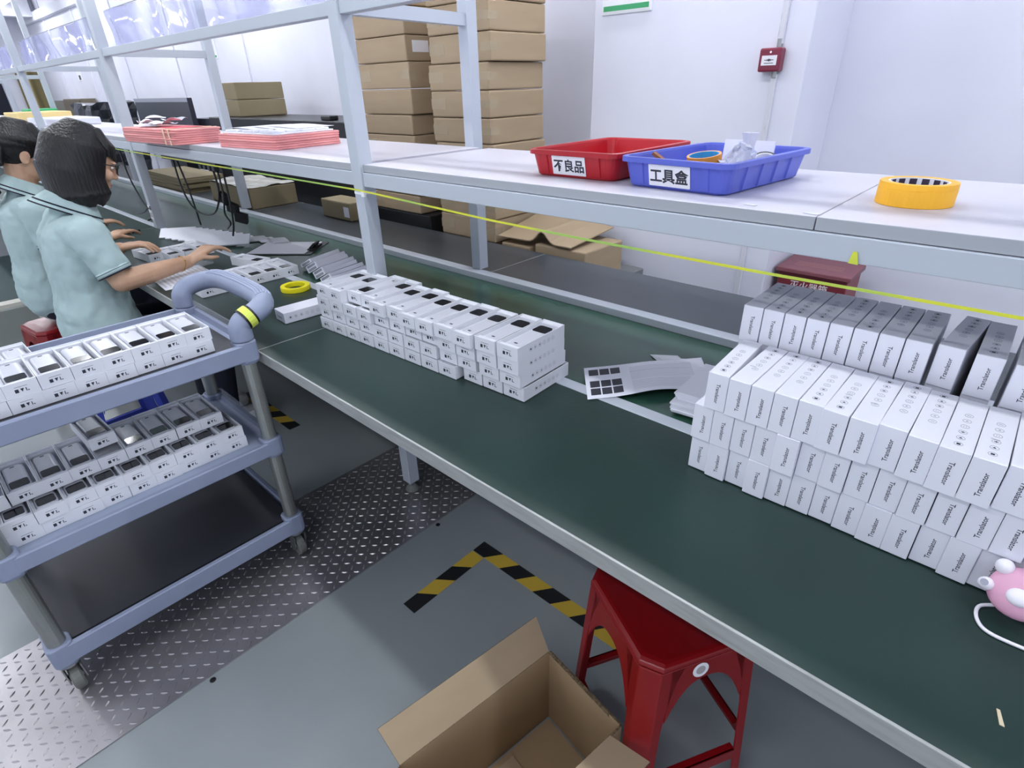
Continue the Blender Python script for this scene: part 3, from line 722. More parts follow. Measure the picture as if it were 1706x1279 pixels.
mb = MB()
T = frame(kq(0.12, 0.22, 0.006), ku, kv)
kp('inner_flap', MB().box(-0.10, 0.06, -0.09, 0.09, 0, 0.005, 0, T).box(-0.03, 0.09, -0.17, -0.05, 0.006, 0.010, 0, T), M_CARD)
kp('torn_tab', MB().tube(smooth_path([kq(-0.01, KL-0.02, KH-0.005), kq(-0.045, KL-0.008, KH-0.03), kq(-0.06, KL-0.02, KH-0.07)], 4), 0.004, 5), M_CARDEDGE)

# ------------------------------------------------------------------ leaflets by the box wall
def sheet(name, corners, bend, mats, n=10, marks=None, thick=0.0006, axis='u'):   # bilinear sheet with a bump function bend(u, v)
    A, B, Cc, D = (Vector(c) for c in corners); vs = []; fs = []; mi = []
    for i in range(n+1):
        for j in range(n+1):
            u, v = i/n, j/n; p = A*(1-u)*(1-v)+B*u*(1-v)+Cc*u*v+D*(1-u)*v
            vs.append((p.x, p.y, p.z+bend(u, v)))
    mb = MB()
    for i in range(n):
        for j in range(n):
            k = i*(n+1)+j; fs.append((k, k+n+1, k+n+2, k+1))
            mi.append(marks(i/n, j/n) if marks else 0)
    mb.v = vs; mb.f = fs; mb.mi = mi
    o = mb.build(name, mats); s = o.modifiers.new('thick', 'SOLIDIFY'); s.thickness = thick; s.offset = 1
    return o
def leafmarks(u, v):
    if 0.03 < u < 0.30:
        a = (u-0.03)/0.09
        if (a % 1) < 0.86:
            if 0.08 < v < 0.28: return 1
            if 0.46 < v < 0.92 and ((v-0.46)/0.23 % 1) < 0.88: return 1
        return 0
    if u > 0.36 and u < 0.88 and int(v*45) % 2 == 0 and 0.1 < v < 0.9: return 2
    return 0
o = sheet('unfolded_leaflet', [(-0.735, 1.045, 0.7585), (-0.540, 1.300, 0.750), (-0.440, 1.160, 0.753), (-0.640, 0.930, 0.7525)],
          lambda u, v: 0.010*math.exp(-((u-0.55)/0.22)**2)*(0.3+0.7*v) + 0.004*u, [M_PAPER, M_INK, mat('fine_print_grey', (206, 208, 218), 0.6)], 90, leafmarks)
# reorient: corners run along the sheet length (u) from the picture end to the far end
tag(o, 'unfolded white leaflet with dark picture panels lying across the guide rail', 'leaflet')
for k in range(3):
    o = sheet('leaflet_sheet', [(-0.66+0.028*k, 1.245-0.004*k, 0.7470+0.0012*k), (-0.60+0.028*k, 1.285-0.006*k, 0.7470+0.0012*k), (-0.42+0.02*k, 1.17, 0.7472+0.0012*k), (-0.48+0.02*k, 1.13, 0.7472+0.0012*k)], lambda u, v: 0.0, M_PAPERG, 3)
    tag(o, 'grey white folded sheet fanned out behind the unfolded leaflet, %s in the fan' % ('lowest', 'middle', 'uppermost')[k], 'leaflet', 'grey sheets behind the leaflet')
for k in range(11):
    dx = random.uniform(-.003, .003); dy = random.uniform(-.003, .003) + (0.022 if k > 5 else 0)
    t = MB().box(-0.031, 0.031, -0.085, 0.085, 0, 0.0017).box(-0.031, 0.030, -0.085, 0.085, 0.0021, 0.0036).box(-0.031, -0.0295, -0.085, 0.085, 0.0016, 0.0022)
    o = t.build('folded_leaflet', M_PAPER, loc=(-0.448+dx, 1.093+dy, 0.7520+0.0037*k), rot=math.radians(5+random.uniform(-2, 2)))
    tag(o, 'folded white leaflet in the pile beside the box wall, %s from bottom' % ORD[k], 'leaflet', 'folded leaflets piled beside the box wall')
o = MB().prism([(-0.0022, -0.010), (0.0022, -0.011), (0.0026, 0.010), (-0.0006, 0.011)], 0, 0.0012).build('paper_scrap', mat('cream_scrap', (214, 200, 170), 0.7), loc=(0.142, 0.643, 0.7502), rot=0.3)
tag(o, 'small cream paper scrap lying on the dark worktop at the right', 'scrap')

# pink paw gadget at the right edge of the worktop
t = thing('paw_gadget', 'pink and white cat paw shaped gadget leaning by the box wall', 'gadget', (0.135, 0.812, 0.7502))
PO = (0.135, 0.812, 0.7502)
T = Matrix.Translation((0.135, 0.815, 0.7965)) @ Matrix.Rotation(math.radians(50), 4, 'X') @ Matrix.Rotation(math.radians(-12), 4, 'Y')
MB().ell((0, 0, 0), (0.036, 0.034, 0.016), 0, T, 28, 14).build('body', M_PAWP, t, origin=PO, smooth=True)
for (x, y, r, rr) in ((-0.035, -0.004, 0.0095, .009), (-0.024, 0.026, 0.0105, .011), (0.006, 0.034, 0.013, .012), (0.032, 0.020, 0.0125, .012)):
    MB().ell((x, y, 0.006), (r, rr, 0.012), 0, T, 18, 10).build('toe_bean', M_PAWW, t, origin=PO, smooth=True)
MB().ell((0, -0.006, 0.0135), (0.0135, 0.012, 0.008), 0, T, 18, 10).build('palm_pad', M_PAWW, t, origin=PO, smooth=True)
MB().lathe([(0.0001, 0.0165), (0.0045, 0.0165), (0.0045, 0.0172), (0.0001, 0.0172)], 14, 0, T @ Matrix.Translation((-0.036, -0.004, 0.001)), closed=False).build('switch_mark', M_PALEINK, t, origin=PO)
MB().capsule((0.150, 0.835, 0.765), 0.018, (0.235, 0.815, 0.772), 0.022).build('grip', M_PAWW, t, origin=PO, smooth=True)
mb = MB().tube(smooth_path([(0.118, 0.826, 0.7535), (0.104, 0.812, 0.7530), (0.103, 0.790, 0.7528), (0.113, 0.772, 0.7528), (0.135, 0.768, 0.7528), (0.175, 0.774, 0.7528), (0.23, 0.80, 0.7528)], 6), 0.0024, 8)
tag(mb.build('white_cable', M_PAWW, smooth=True), 'white cable curling on the dark worktop under the paw gadget', 'cable')
o = MB().lathe([(0.0001, 0), (0.030, 0), (0.034, 0.10), (0.0325, 0.10), (0.029, 0.003), (0.0001, 0.003)], 28, closed=False).build('plastic_cup', mat('milky_plastic', (226, 228, 234), 0.3, alpha=0.8), loc=(0.212, 0.872, 0.7505), smooth=True)
tag(o, 'milky white plastic cup at the right end of the box wall, cut by the frame', 'cup')
# rolls of tape on the worktop
def tape_roll(R, r, h, loc, label, m, core, rot=(0, 0, 0), group=None):
    t = thing('tape_roll', label, 'tape', loc, rot, group)
    MB().lathe([(r+0.003, 0), (R, 0), (R+0.0006, 0.001), (R+0.0006, h*0.72), (R, h*0.735), (R+0.0004, h*0.75), (R, h), (r+0.003, h)], 48).build('tape', m, t)
    MB().lathe([(r, 0.0005), (r+0.003, 0.0005), (r+0.003, h-0.0005), (r, h-0.0005)], 48).build('core', core, t)
    return t
tape_roll(0.052, 0.036, 0.016, (-1.952, 0.905, 0.7502), 'bright yellow tape ring lying on the green worktop left of the long stack', M_YLIME, M_YLIME)
big = tape_roll(0.055, 0.040, 0.035, (-0.160, 1.150, 1.2102), 'big yellow masking tape roll standing alone on the overhead shelf', M_YTAPE, M_LABEL)
mb = MB()
for k in range(14):
    a0 = 2*PI*k/14
    for (z0, z1, s) in ((0.020, 0.033, 0.0), (0.004, 0.014, 0.5)):
        q = [((0.0397)*math.cos(a0+(s+d)*2*PI/14), 0.0397*math.sin(a0+(s+d)*2*PI/14)) for d in (0, .15, .3, .45, .6)]
        mb.rings([[(x, y, z0), (x, y, z1), (x*0.99, y*0.99, z1), (x*0.99, y*0.99, z0)] for x, y in q])
mb.build('core_print', M_TWRAP, big)

# ------------------------------------------------------------------ bins and tools on the overhead shelf
def bin_(loc, rot, label, m, text, name='storage_bin'):
    t = thing(name, label, 'bin', loc, rot)
    w0, d0, w1, d1, H = 0.220, 0.312, 0.234, 0.332, 0.058
    R = lambda w, d, r, z: [(x, y, z) for x, y in rrect(w, d, r, 5)]
    mb = MB().rings([R(w0-0.01, d0-0.01, 0.02, 0), R(w0, d0, 0.022, 0.004), R(w1, d1, 0.024, H-0.010), R(w1+0.016, d1+0.016, 0.028, H-0.010), R(w1+0.016, d1+0.016, 0.028, H-0.001), R(w1+0.013, d1+0.013, 0.028, H),
                     R(w1-0.004, d1-0.004, 0.022, H), R(w1-0.007, d1-0.007, 0.022, H-0.004), R(w0-0.006, d0-0.006, 0.02, 0.005)])
    for s in (-1, 1):
        for u in (-0.09, -0.03, 0.03, 0.09):
            f = 0.5*(w0/2+w1/2)
            mb.rings([[(s*(w0/2-.001), u-0.013, 0.006), (s*(w0/2+.004), u-0.010, 0.006), (s*(w0/2+.004), u+0.010, 0.006), (s*(w0/2-.001), u+0.013, 0.006)],
                      [(s*(w1/2-.001), u-0.013, H-0.011), (s*(w1/2+.003), u-0.010, H-0.011), (s*(w1/2+.003), u+0.010, H-0.011), (s*(w1/2-.001), u+0.013, H-0.011)]])
        for u in (-0.072, 0.072):
            mb.rings([[(u-0.008, s*(d0/2-.001), 0.006), (u-.006, s*(d0/2+.003), 0.006), (u+.006, s*(d0/2+.003), 0.006), (u+0.008, s*(d0/2-.001), 0.006)],
                      [(u-0.008, s*(d1/2-.001), H-0.011), (u-.006, s*(d1/2+.003), H-0.011), (u+.006, s*(d1/2+.003), H-0.011), (u+0.008, s*(d1/2-.001), H-0.011)]])
    mb.build('bin_body', m, t)
    sl = math.atan2((d1-d0)/2, H-0.014)
    T = frame((-0.006, -(d0+d1)/4-0.0010, H*0.46), (1, 0, 0), (0, -math.sin(sl), math.cos(sl)))
    lb = MB().prism(rrect(0.092, 0.041, 0.001, 1), 0.0, 0.0009, 0, T)
    vs, fs = text_geo(text, 0.0285, 0.0008); lb.add(vs, fs, 1, T @ Matrix.Translation((0, 0, 0.0011)))
    lb.build('paper_label', [M_LABEL, M_INK], t)
    return t
bin_((-0.803, 1.222, 1.2102), 0.0, 'red shallow plastic bin with a white paper label on the overhead shelf', M_REDBIN, '不良品')
bin_((-0.527, 1.196, 1.2102), math.radians(-5), 'blue shallow plastic bin full of tapes and scraps on the overhead shelf', M_BLUEBIN, '工具盒')
def roll2(loc, rot, label, outer, inner, R=0.030, h=0.018):
    t = thing('tape_roll', label, 'tape', loc, rot)
    MB().lathe([(R-0.004, 0), (R, 0), (R, h), (R-0.004, h)], 32).build('tape', outer, t)
    MB().lathe([(R-0.006, 0.0004), (R-0.004, 0.0004), (R-0.004, h-0.0004), (R-0.006, h-0.0004)], 32).build('core', inner, t)
M_ORANGE = mat('orange_tape', (240, 160, 60), 0.45)
roll2((-0.535, 1.155, 1.246), (0.14, -0.06, 0), 'orange tape roll with a bright blue core in the blue bin', M_ORANGE, M_CYAN, 0.034, 0.020)
roll2((-0.540, 1.150, 1.223), (0.05, 0.1, 0), 'dark purple and orange tape roll lying under the blue cored one', M_TWRAP, M_ORANGE, 0.033, 0.018)
roll2((-0.455, 1.265, 1.237), (0.5, 0.2, 0), 'black roll with a pale core at the back right of the blue bin', M_BLACK, M_LABEL, 0.026, 0.016)
o = MB().box(-0.055, 0.06, -0.002, 0.002, 0, 0.064).build('white_card', M_PAPER, loc=(-0.517, 1.318, 1.2165), rot=(-0.10, 0, -0.09)); tag(o, 'white card standing against the back of the blue bin', 'card')
o = MB().box(-0.028, 0.028, -0.006, 0.006, 0, 0.006).build('wooden_stick', mat('brown_wood', (150, 96, 60), 0.6), loc=(-0.600, 1.105, 1.252), rot=(0.1, 0.55, 0.2)); tag(o, 'brown wooden stick poking up at the left of the blue bin', 'stick')
mb = MB(); random.seed(3)
mb.ell((0, 0, 0.028), (0.040, 0.034, 0.030), n=28, k=18)
mb.v = [(x+0.010*math.sin(95*z+60*y)+.006*random.uniform(-1, 1), y+0.009*math.sin(110*x)+.006*random.uniform(-1, 1), z*(1+0.35*math.sin(70*x+30*y)*(z > .03))+.004*random.uniform(-1, 1)) for x, y, z in mb.v]
mb.rings([[(0.018+r*math.cos(2*PI*j/9)*(1+.4*math.sin(3*j)), r*math.sin(2*PI*j/9), z) for j in range(9)] for r, z in ((.012, .045), (.009, .060), (.011, .074), (.014, .086))])
o = mb.build('plastic_bag', mat('crumpled_clear_bag', (224, 226, 238), 0.18, alpha=0.75), loc=(-0.470, 1.165, 1.222), smooth=False); tag(o, 'crumpled white translucent plastic bag sticking out of the blue bin', 'bag')
o = MB().tube(smooth_path([(0, 0, 0), (0.02, 0.03, 0.012), (0.045, 0.05, 0.015)], 5), 0.010, 12).build('white_tube', M_LABEL, loc=(-0.490, 1.215, 1.228), smooth=True); tag(o, 'short white plastic tube beside the crumpled bag in the blue bin', 'tube')
o = MB().tube(smooth_path([(0.03*math.cos(a), 0.03*math.sin(a), 0.003*a) for a in [i*.5 for i in range(13)]], 3), 0.0035, 7).build('cable_coil', M_BLACK, loc=(-0.735, 1.30, 1.222), smooth=True); tag(o, 'small coil of black cable in the red bin', 'cable')
for i, (x, y) in enumerate(((-0.365, 0.985), (-0.262, 0.968))):
    o = MB().prism([(-0.012, -0.002), (0.010, -0.004), (0.012, 0.002), (-0.010, 0.004)], 0, 0.0015).build('paper_scrap', M_PAPERG, loc=(x, y, 1.2102), rot=-.1)
    tag(o, ('pale sliver of tape on the shelf edge right of the blue bin', 'pale paper crumb on the shelf edge near the big tape roll')[i], 'scrap')

# pink foam stacks with papers
random.seed(11)
def foam_stack(cx, cy, rot, w, d, n, th, nm):
    for k in range(n):
        mb = MB(); P = lambda s, z: [(x, y, z) for x, y in rrect(w-s, d-s, 0.018, 4)]
        mb.rings([P(0.004, 0), P(0, th*.25), P(0, th*.75), P(0.004, th)])
        o = mb.build('foam_sheet', M_PINK, loc=(cx+random.uniform(-.003, .003), cy+random.uniform(-.003, .003), 1.2102+k*(th+0.0003)), rot=rot+random.uniform(-.006, .006))
        tag(o, 'pink foam sheet in the %s pile on the overhead shelf, %s from the bottom' % (nm, ORD[k]), 'foam', 'pink foam sheets in the %s pile' % nm)
    return 1.2102+n*(th+0.0003)
zt = foam_stack(-2.335, 1.150, math.radians(6), 0.40, 0.30, 6, 0.0078, 'wide')
t = thing('blister_tray', 'white ribbed tray lying on the wide pink foam pile', 'tray', (-2.335, 1.150, zt), math.radians(6))
mb = MB().prism(rrect(0.37, 0.27, 0.015, 4), 0, 0.006)
for i in range(3):
    for j in range(4): mb.prism(rrect(0.085, 0.060, 0.008, 3, -0.12+0.12*i, -0.10+0.066*j), 0.006, 0.0135)
mb.build('tray_body', M_PAPER, t, bevel=0.002)
for k in range(3):
    o = sheet('paper_sheet', [(-2.56+.05*k, 1.05+.05*k, zt+0.0145+.001*k), (-2.30+.05*k, 1.06+.05*k, zt+0.0145+.001*k), (-2.33+.06*k, 1.27+.03*k, zt+0.0145+.001*k), (-2.58+.05*k, 1.25+.03*k, zt+0.0145+.001*k)], lambda u, v: 0.002*math.sin(5*u), M_PAPER, 6)
    tag(o, 'white paper sheet on the ribbed tray over the pink foam, %s of three' % ('lowest', 'middle', 'topmost')[k], 'paper', 'papers on the ribbed tray')
zt2 = foam_stack(-3.045, 0.985, math.radians(4), 0.56, 0.205, 7, 0.0084, 'banded')
for i, x in enumerate((-2.86, -2.81)):
    o = MB().rings([[(-0.007, y, z) for y, z in ((-.1045, 0.0), (.1045, 0.0), (.1045, zt2-1.2102+.0012), (-.1045, zt2-1.2102+.0012))], [(0.007, y, z) for y, z in ((-.1045, 0.0), (.1045, 0.0), (.1045, zt2-1.2102+.0012), (-.1045, zt2-1.2102+.0012))],
                    [(0.007, y, z) for y, z in ((-.103, 0.0008), (.103, 0.0008), (.103, zt2-1.2102), (-.103, zt2-1.2102))], [(-0.007, y, z) for y, z in ((-.103, 0.0008), (.103, 0.0008), (.103, zt2-1.2102), (-.103, zt2-1.2102))]], closed=True)
    o = o.build('paper_band', mat('cream_tape', (240, 206, 178), 0.5), loc=(x, 0.985+(x+3.045)*.07, 1.2102), rot=math.radians(4))
    tag(o, 'cream tape band round the pink foam pile, %s' % ('left of the two', 'right of the two')[i], 'tape', 'tape bands round the foam pile')
for k in range(6):
    cx, cy = (-3.20, -3.12, -3.06, -3.14, -3.02, -3.23)[k], (0.96, 1.00, 0.95, 0.93, 1.01, 1.00)[k]; s = 0.055; a = k*0.7
    q = [(cx+s*math.cos(a+b)*(1.5 if b in (0, PI) else 1), cy+s*math.sin(a+b), zt2+0.002+0.006*k) for b in (0, PI/2, PI, 1.5*PI)]
    o = sheet('crumpled_paper', q, lambda u, v, k=k: 0.013*abs(math.sin(4*u+k)*math.cos(3*v+k)), M_PAPER, 7)
    tag(o, 'crumpled white paper on the banded pink foam pile, %s from the bottom' % ORD[k], 'paper', 'crumpled papers on the banded foam pile')
o = sheet('red_sheet', [(-2.99, 0.93, zt2+0.002), (-2.83, 0.94, zt2+0.002), (-2.85, 1.06, zt2+0.002), (-3.01, 1.05, zt2+0.002)], lambda u, v: 0, mat('pinkish_red_sheet', (226, 84, 100), 0.6), 3)
tag(o, 'pinkish red sheet on the banded foam pile', 'sheet')

# ------------------------------------------------------------------ power strip and cables under the shelf
t = thing('power_strip', 'black power strip fixed under the overhead shelf left of the middle post', 'power strip', (-3.08, 1.06, 1.1495))
MB().box(-0.34, 0.34, -0.03, 0.03, -0.038, 0).build('strip_body', M_BLACK, t, bevel=0.003)
for k in range(4): MB().box(0.10+.05*k-0.016, 0.10+.05*k+0.016, -0.012, 0.012, -0.062, -0.038).build('plug', M_BLACK, t, bevel=0.003)
cabs = [('hanging in a loop below the left half of the strip', [(-3.32, 1.05, 1.112), (-3.28, 1.04, 0.98), (-3.20, 1.04, 0.89), (-3.05, 1.04, 0.868), (-2.93, 1.05, 0.90), (-2.86, 1.06, 0.99), (-2.86, 1.06, 1.088)]),
        ('hanging beside the loop with a dangling end', [(-3.30, 1.06, 1.112), (-3.25, 1.06, 0.98), (-3.20, 1.05, 0.88), (-3.19, 1.05, 0.80)]),
        ('bunched at the right end of the strip', [(-2.81, 1.06, 1.088), (-2.79, 1.05, 0.98), (-2.83, 1.05, 0.90), (-2.79, 1.05, 0.86), (-2.84, 1.05, 0.83)]),
        ('hanging straight from the right end of the strip', [(-2.75, 1.06, 1.12), (-2.735, 1.05, 0.96), (-2.76, 1.05, 0.86), (-2.80, 1.05, 0.80)]),
        ('sagging beside the far post toward the first worker', [(-4.00, 1.0, 1.148), (-3.95, 0.99, 1.00), (-3.84, 0.99, 0.86), (-3.70, 0.99, 0.80), (-3.62, 0.93, 0.79)]),
        ('crossing low behind the hanging cables to the far post', [(-3.92, 1.02, 1.148), (-3.80, 1.02, 1.02), (-3.74, 1.01, 0.90), (-3.86, 0.99, 0.80), (-4.1, 0.98, 0.765)])]
for d, P in cabs:
    o = MB().tube(smooth_path(P, 6), 0.0045, 7).build('power_cable', M_BLACK, smooth=True); tag(o, 'black cable %s' % d, 'cable', 'black cables under the overhead shelf')
for k in range(3):
    o = MB().box(-0.03, 0.03, -0.012, 0.012, 0, 0.05).build('plug_adapter', M_BLACK, loc=(-2.86+0.02*k, 1.075+.02*k, 0.94-.045*k), rot=(0.2*k, 0.3, 0.4*k), bevel=0.004)
    tag(o, 'small black adapter in the cable bunch, %s' % ('highest', 'middle', 'lowest')[k], 'adapter', 'adapters in the cable bunch')

# ------------------------------------------------------------------ things on the worktop beside the workers
t = thing('clipboard', 'clipboard with a white sheet and a black clip lying tilted on the belt', 'clipboard', (-2.57, 1.195, 0.7455), math.radians(22))
MB().prism(rrect(0.24, 0.32, 0.012, 3), 0.0, 0.003).build('board', M_BLACK, t)
MB().box(-0.105, 0.105, -0.148, 0.128, 0.0032, 0.0050).build('paper', M_PAPER, t)
mb = MB().box(-0.055, 0.055, 0.120, 0.148, 0.0032, 0.010).tube([(-0.03, 0.134, 0.012), (-0.03, 0.146, 0.026), (0.03, 0.146, 0.026), (0.03, 0.134, 0.012)], 0.004, 8)
mb.rings([[(-0.04, 0.118, 0.008), (0.04, 0.118, 0.008), (0.04, 0.122, 0.009), (-0.04, 0.122, 0.009)], [(-0.03, 0.140, 0.030), (0.03, 0.140, 0.030), (0.03, 0.144, 0.030), (-0.03, 0.144, 0.030)]])
mb.build('clip', M_BLACK, t); t.rotation_euler = (0.0, 0.0, math.radians(-52)); t.location.z = 0.7445
# open boxes between the worker's hands
for k, (x, y) in enumerate(((-2.895, 0.700), (-2.820, 0.764), (-2.822, 0.829), (-2.838, 0.895))):
    a = RX + (0.10 if k == 0 else 0.05)
    put_tray(x, y, 0.7515, a, 'white device box between the hands of the bobbed worker, %s from her' % ORD[k], 'boxes before the bobbed worker')
    dev_in(x, y, 0.7515, a, 'white handheld device between the hands of the bobbed worker, %s from her' % ORD[k], 'devices before the bobbed worker')
o = MB().box(-0.11, 0.11, -0.13, 0.13, 0, 0.003).box(-0.11, -0.107, -0.13, 0.13, 0.003, 0.018).box(0.107, 0.11, -0.13, 0.13, 0.003, 0.018).build('acrylic_tray', M_CLEAR, loc=(-2.66, 0.71, 0.7502), rot=0.15)
tag(o, 'clear shallow plastic tray beside the open boxes before the bobbed worker', 'tray')
random.seed(5)
for k in range(9):
    o = MB().box(-0.085, 0.085, -0.004, 0.004, 0, 0.066).build('box_blank', M_WBOX, loc=(-3.22+0.050*k, 0.930+0.013*k, 0.7545), rot=(math.radians(-58), 0, math.radians(52)))
    tag(o, 'folded white box blank leaning behind the open boxes, %s from left' % ORD[k], 'box blank', 'box blanks behind the open boxes')
for k in range(4):
    o = sheet('paper_slip', [(-3.02+.07*k, 1.12+.03*k, 0.7460+.002*k), (-2.90+.07*k, 1.10+.03*k, 0.7460+.002*k), (-2.86+.07*k, 1.19+.02*k, 0.7460+.002*k), (-2.98+.07*k, 1.21+.02*k, 0.7460+.002*k)], lambda u, v, k=k: 0.010*math.sin(PI*u)*(k % 2), M_PAPERG if k % 2 else M_PAPER, 6)
    tag(o, 'pale paper slip scattered on the belt behind the box blanks, %s from left' % ORD[k], 'paper', 'paper slips on the belt')
o = sheet('printed_sheet', [(-2.60, 0.595, 0.7507), (-2.33, 0.580, 0.7507), (-2.33, 0.790, 0.7507), (-2.60, 0.800, 0.7507)], lambda u, v: 0.003*math.sin(3*u), [M_PAPER, M_PAPERG], 24, lambda u, v: 1 if int(v*24) % 2 and 0.12 < u < 0.85 else 0)
tag(o, 'white printed sheet under the forearm of the nearest worker', 'paper')
o = MB().box(-0.075, 0.075, -0.035, 0.035, 0, 0.010).build('black_phone', M_BLACK, loc=(-3.62, 0.80, 0.7502), rot=0.5, bevel=0.004); tag(o, 'black handset held on the worktop by the worker with the ponytail', 'phone')

# ------------------------------------------------------------------ cartons behind the line
def carton(x0, x1, y0, y1, z0, z1, label, group, m=None, tape=True, lab=False):
    t = thing('shipping_carton', label, 'carton', ((x0+x1)/2, (y0+y1)/2, z0), 0, group)
    w, d, hh = (x1-x0)/2, (y1-y0)/2, z1-z0
    MB().box(-w, w, -d, d, 0.0008, hh-0.0008).build('carton_body', m or M_CARD, t, bevel=0.006)
    if tape: MB().box(-w-0.0006, -w+0.10, -d-0.0006, -d+0.02, hh*0.30, hh*0.72).build('packing_tape', M_TAPE, t); MB().box(w-0.06, w+0.0006, -d-0.0006, -d+0.05, hh*0.35, hh*0.65).build('packing_tape', M_TAPE, t)
    if lab: (MB().box(w+0.0001, w+0.0008, -d+0.04, -d+0.14, hh*0.35, hh*0.8) if z1 > 1.0 else MB().box(w*0.55, w*0.9, -d-0.0008, -d-0.0001, hh*0.2, hh*0.75)).build('paper_label', M_LABEL, t)
    return t
tag(MB().box(-2.95, -1.30, 1.885, 2.50, 0.0, 0.62).build('storage_platform', mat('grey_platform', (120, 122, 124), 0.6), bevel=0.004), 'low grey platform behind the work line carrying the carton stacks', 'platform')
tag(MB().box(-2.84, -2.36, 1.90, 2.28, 0.621, 0.80).build('plastic_crate', M_BLACK, bevel=0.006), 'black plastic crate under the left carton stack', 'crate')
Z1 = [0.801, 0.895, 0.992, 1.090, 1.188, 1.282, 1.396, 1.512, 1.621, 1.735, 1.845]
random.seed(21)
for k in range(len(Z1)-1):
    j = random.uniform(-.012, .012)
    carton(-2.842+j, -2.424+j, 1.90, 2.20, Z1[k], Z1[k+1]-0.0012, 'brown carton in the left stack behind the shelf, %s from the bottom' % ORD[k], 'cartons in the left stack', tape=k % 3 == 0, lab=k == 7)
Z2 = [0.621, 0.730, 0.838, 0.948, 1.058, 1.168, 1.274, 1.383, 1.490, 1.599, 1.708, 1.818]
for k in range(len(Z2)-1):
    j = random.uniform(-.010, .010)
    carton(-2.262+j, -1.876+j, 1.90, 2.26, Z2[k], Z2[k+1]-0.0012, 'brown carton in the right stack near the white pillar, %s from bottom' % ORD[k], 'cartons in the right stack')
carton(-1.64, -1.36, 1.91, 2.20, 0.621, 0.765, 'low brown carton at the foot of the white pillar', None, tape=False)
o = sheet('flattened_carton', [(-1.86, 1.90, 0.768), (-1.43, 1.90, 0.775), (-1.44, 2.24, 0.800), (-1.84, 2.22, 0.84)], lambda u, v: 0.050*math.exp(-((u-0.62)/0.09)**2)*(1-v*0.7), M_CARD, 26, None, 0.005)
tag(o, 'flattened brown carton with a buckled fold beside the right stack', 'cardboard')
carton(-1.84, -1.66, 1.90, 2.24, 0.621, 0.745, 'brown carton under the flattened one, half hidden by the rear worktop', None, tape=False)
t = thing('packing_carton', 'big low brown carton with crumpled film on top standing on the rear worktop', 'carton', (-3.93, 1.66, 0.7502))
MB().box(-0.30, 0.30, -0.14, 0.17, 0, 0.125).build('carton_body', M_CARD2, t, bevel=0.006)
mb = MB(); vs = []; fs = []
for i in range(15):
    for j in range(9):
        u, v = i/14, j/8; vs.append((-0.30+0.60*u, -0.14+0.31*v, 0.1265+0.012*abs(math.sin(9*u+3*v)*math.cos(7*v-4*u))))
for i in range(14):
    for j in range(8): a = i*9+j; fs.append((a, a+9, a+10, a+1))
o = mb.add(vs, fs).build('crumpled_film', mat('dull_clear_film', (206, 205, 196), 0.25), t); sd = o.modifiers.new('t', 'SOLIDIFY'); sd.thickness = 0.001
carton(-3.10, -2.80, 1.70, 1.84, 0.7502, 0.850, 'small brown carton with a white label on the rear worktop left of the post', None, M_CARD2, False, True)
random.seed(9)
for k in range(9):
    o = MB().box(-0.42, 0.42, -0.15, 0.15, 0, 0.0115).build('cardboard_sheet', M_CARD2, loc=(-5.10+random.uniform(-.02, .02), 1.66, 0.7502+0.0120*k), rot=random.uniform(-.04, .04))
    tag(o, 'flat brown board in the pile far left on the rear worktop, %s from the bottom' % ORD[k], 'cardboard', 'flat boards on the rear worktop')
# dark cabinets and things behind the line at the left
tag(MB().box(-5.10, -2.98, 1.96, 2.47, 0, 1.235).build('black_cabinet', M_BLACK, bevel=0.006), 'long low black cabinet behind the line left of the cartons', 'cabinet')
for k in range(2):
    carton(-4.985, -4.705, 2.05, 2.43, 1.236+k*0.117, 1.236+(k+1)*0.117-0.001, '%s olive brown carton of two on the black cabinet' % ('lower', 'upper')[k], 'cartons on the black cabinet', M_CARD2, False)
tag(MB().box(-3.45, -3.34, 1.99, 2.05, 1.236, 1.262).build('black_handle_block', M_BLACK, bevel=0.006), 'small black block on the right end of the black cabinet', 'block')
t = thing('flat_monitor', 'wide dark screen standing behind the shelf at the left', 'monitor', (-5.97, 1.93, 1.02))
MB().box(-0.66, 0.66, -0.02, 0.02, 0.0, 0.355).build('panel', M_NAVY, t, bevel=0.004)
MB().box(-0.2, 0.2, 0.0, 0.10, -1.02, 0.05).build('stand', M_BLACK, t)
MB().box(-0.66, 0.66, -0.021, -0.0202, 0.325, 0.355).build('bezel', M_PALEINK, t)
mb = MB(); random.seed(2)
R = []
for i in range(9):
    z = 0.62 + 0.74*i/8; ring = []
    for j in range(28):
        a = 2*PI*j/28; rr = 1+0.06*math.sin(7*a+1.3*i)+0.04*math.sin(13*a)
        ring.append((-8.55+0.40*rr*max(-1, min(1, 1.5*math.cos(a))), 2.12+0.22*rr*max(-1, min(1, 1.5*math.sin(a))), z - 0.05*(i == 8)*random.random()))
    R.append(ring)
R = [[(x, y, 0.0) for x, y, z in R[0]]] + R
tag(mb.rings(R).build('black_sack', M_BAG, smooth=False), 'tall black plastic covered sack standing behind the shelf at the far left', 'sack')
tag(MB().box(-5.50, -5.15, 2.0, 2.3, 0, 1.22).build('dark_case', M_NAVY, bevel=0.004), 'dark case between the wide screen and the black cabinet', 'case')
t = thing('wooden_cabinet', 'brown doored cabinet against the back wall at the far left', 'cabinet', (-11.6, 2.58, 0))
MB().box(-0.52, 0.52, -0.10, 0.10, 0, 1.38).build('carcass', M_BROWN, t, bevel=0.004)
MB().box(-0.50, 0.50, -0.115, -0.101, 0.74, 1.36).build('door', mat('dark_brown_board', (100, 92, 78), 0.6), t); MB().box(-0.50, 0.50, -0.115, -0.101, 0.04, 0.72).build('door', mat('dark_brown_board', (100, 92, 78), 0.6), t)
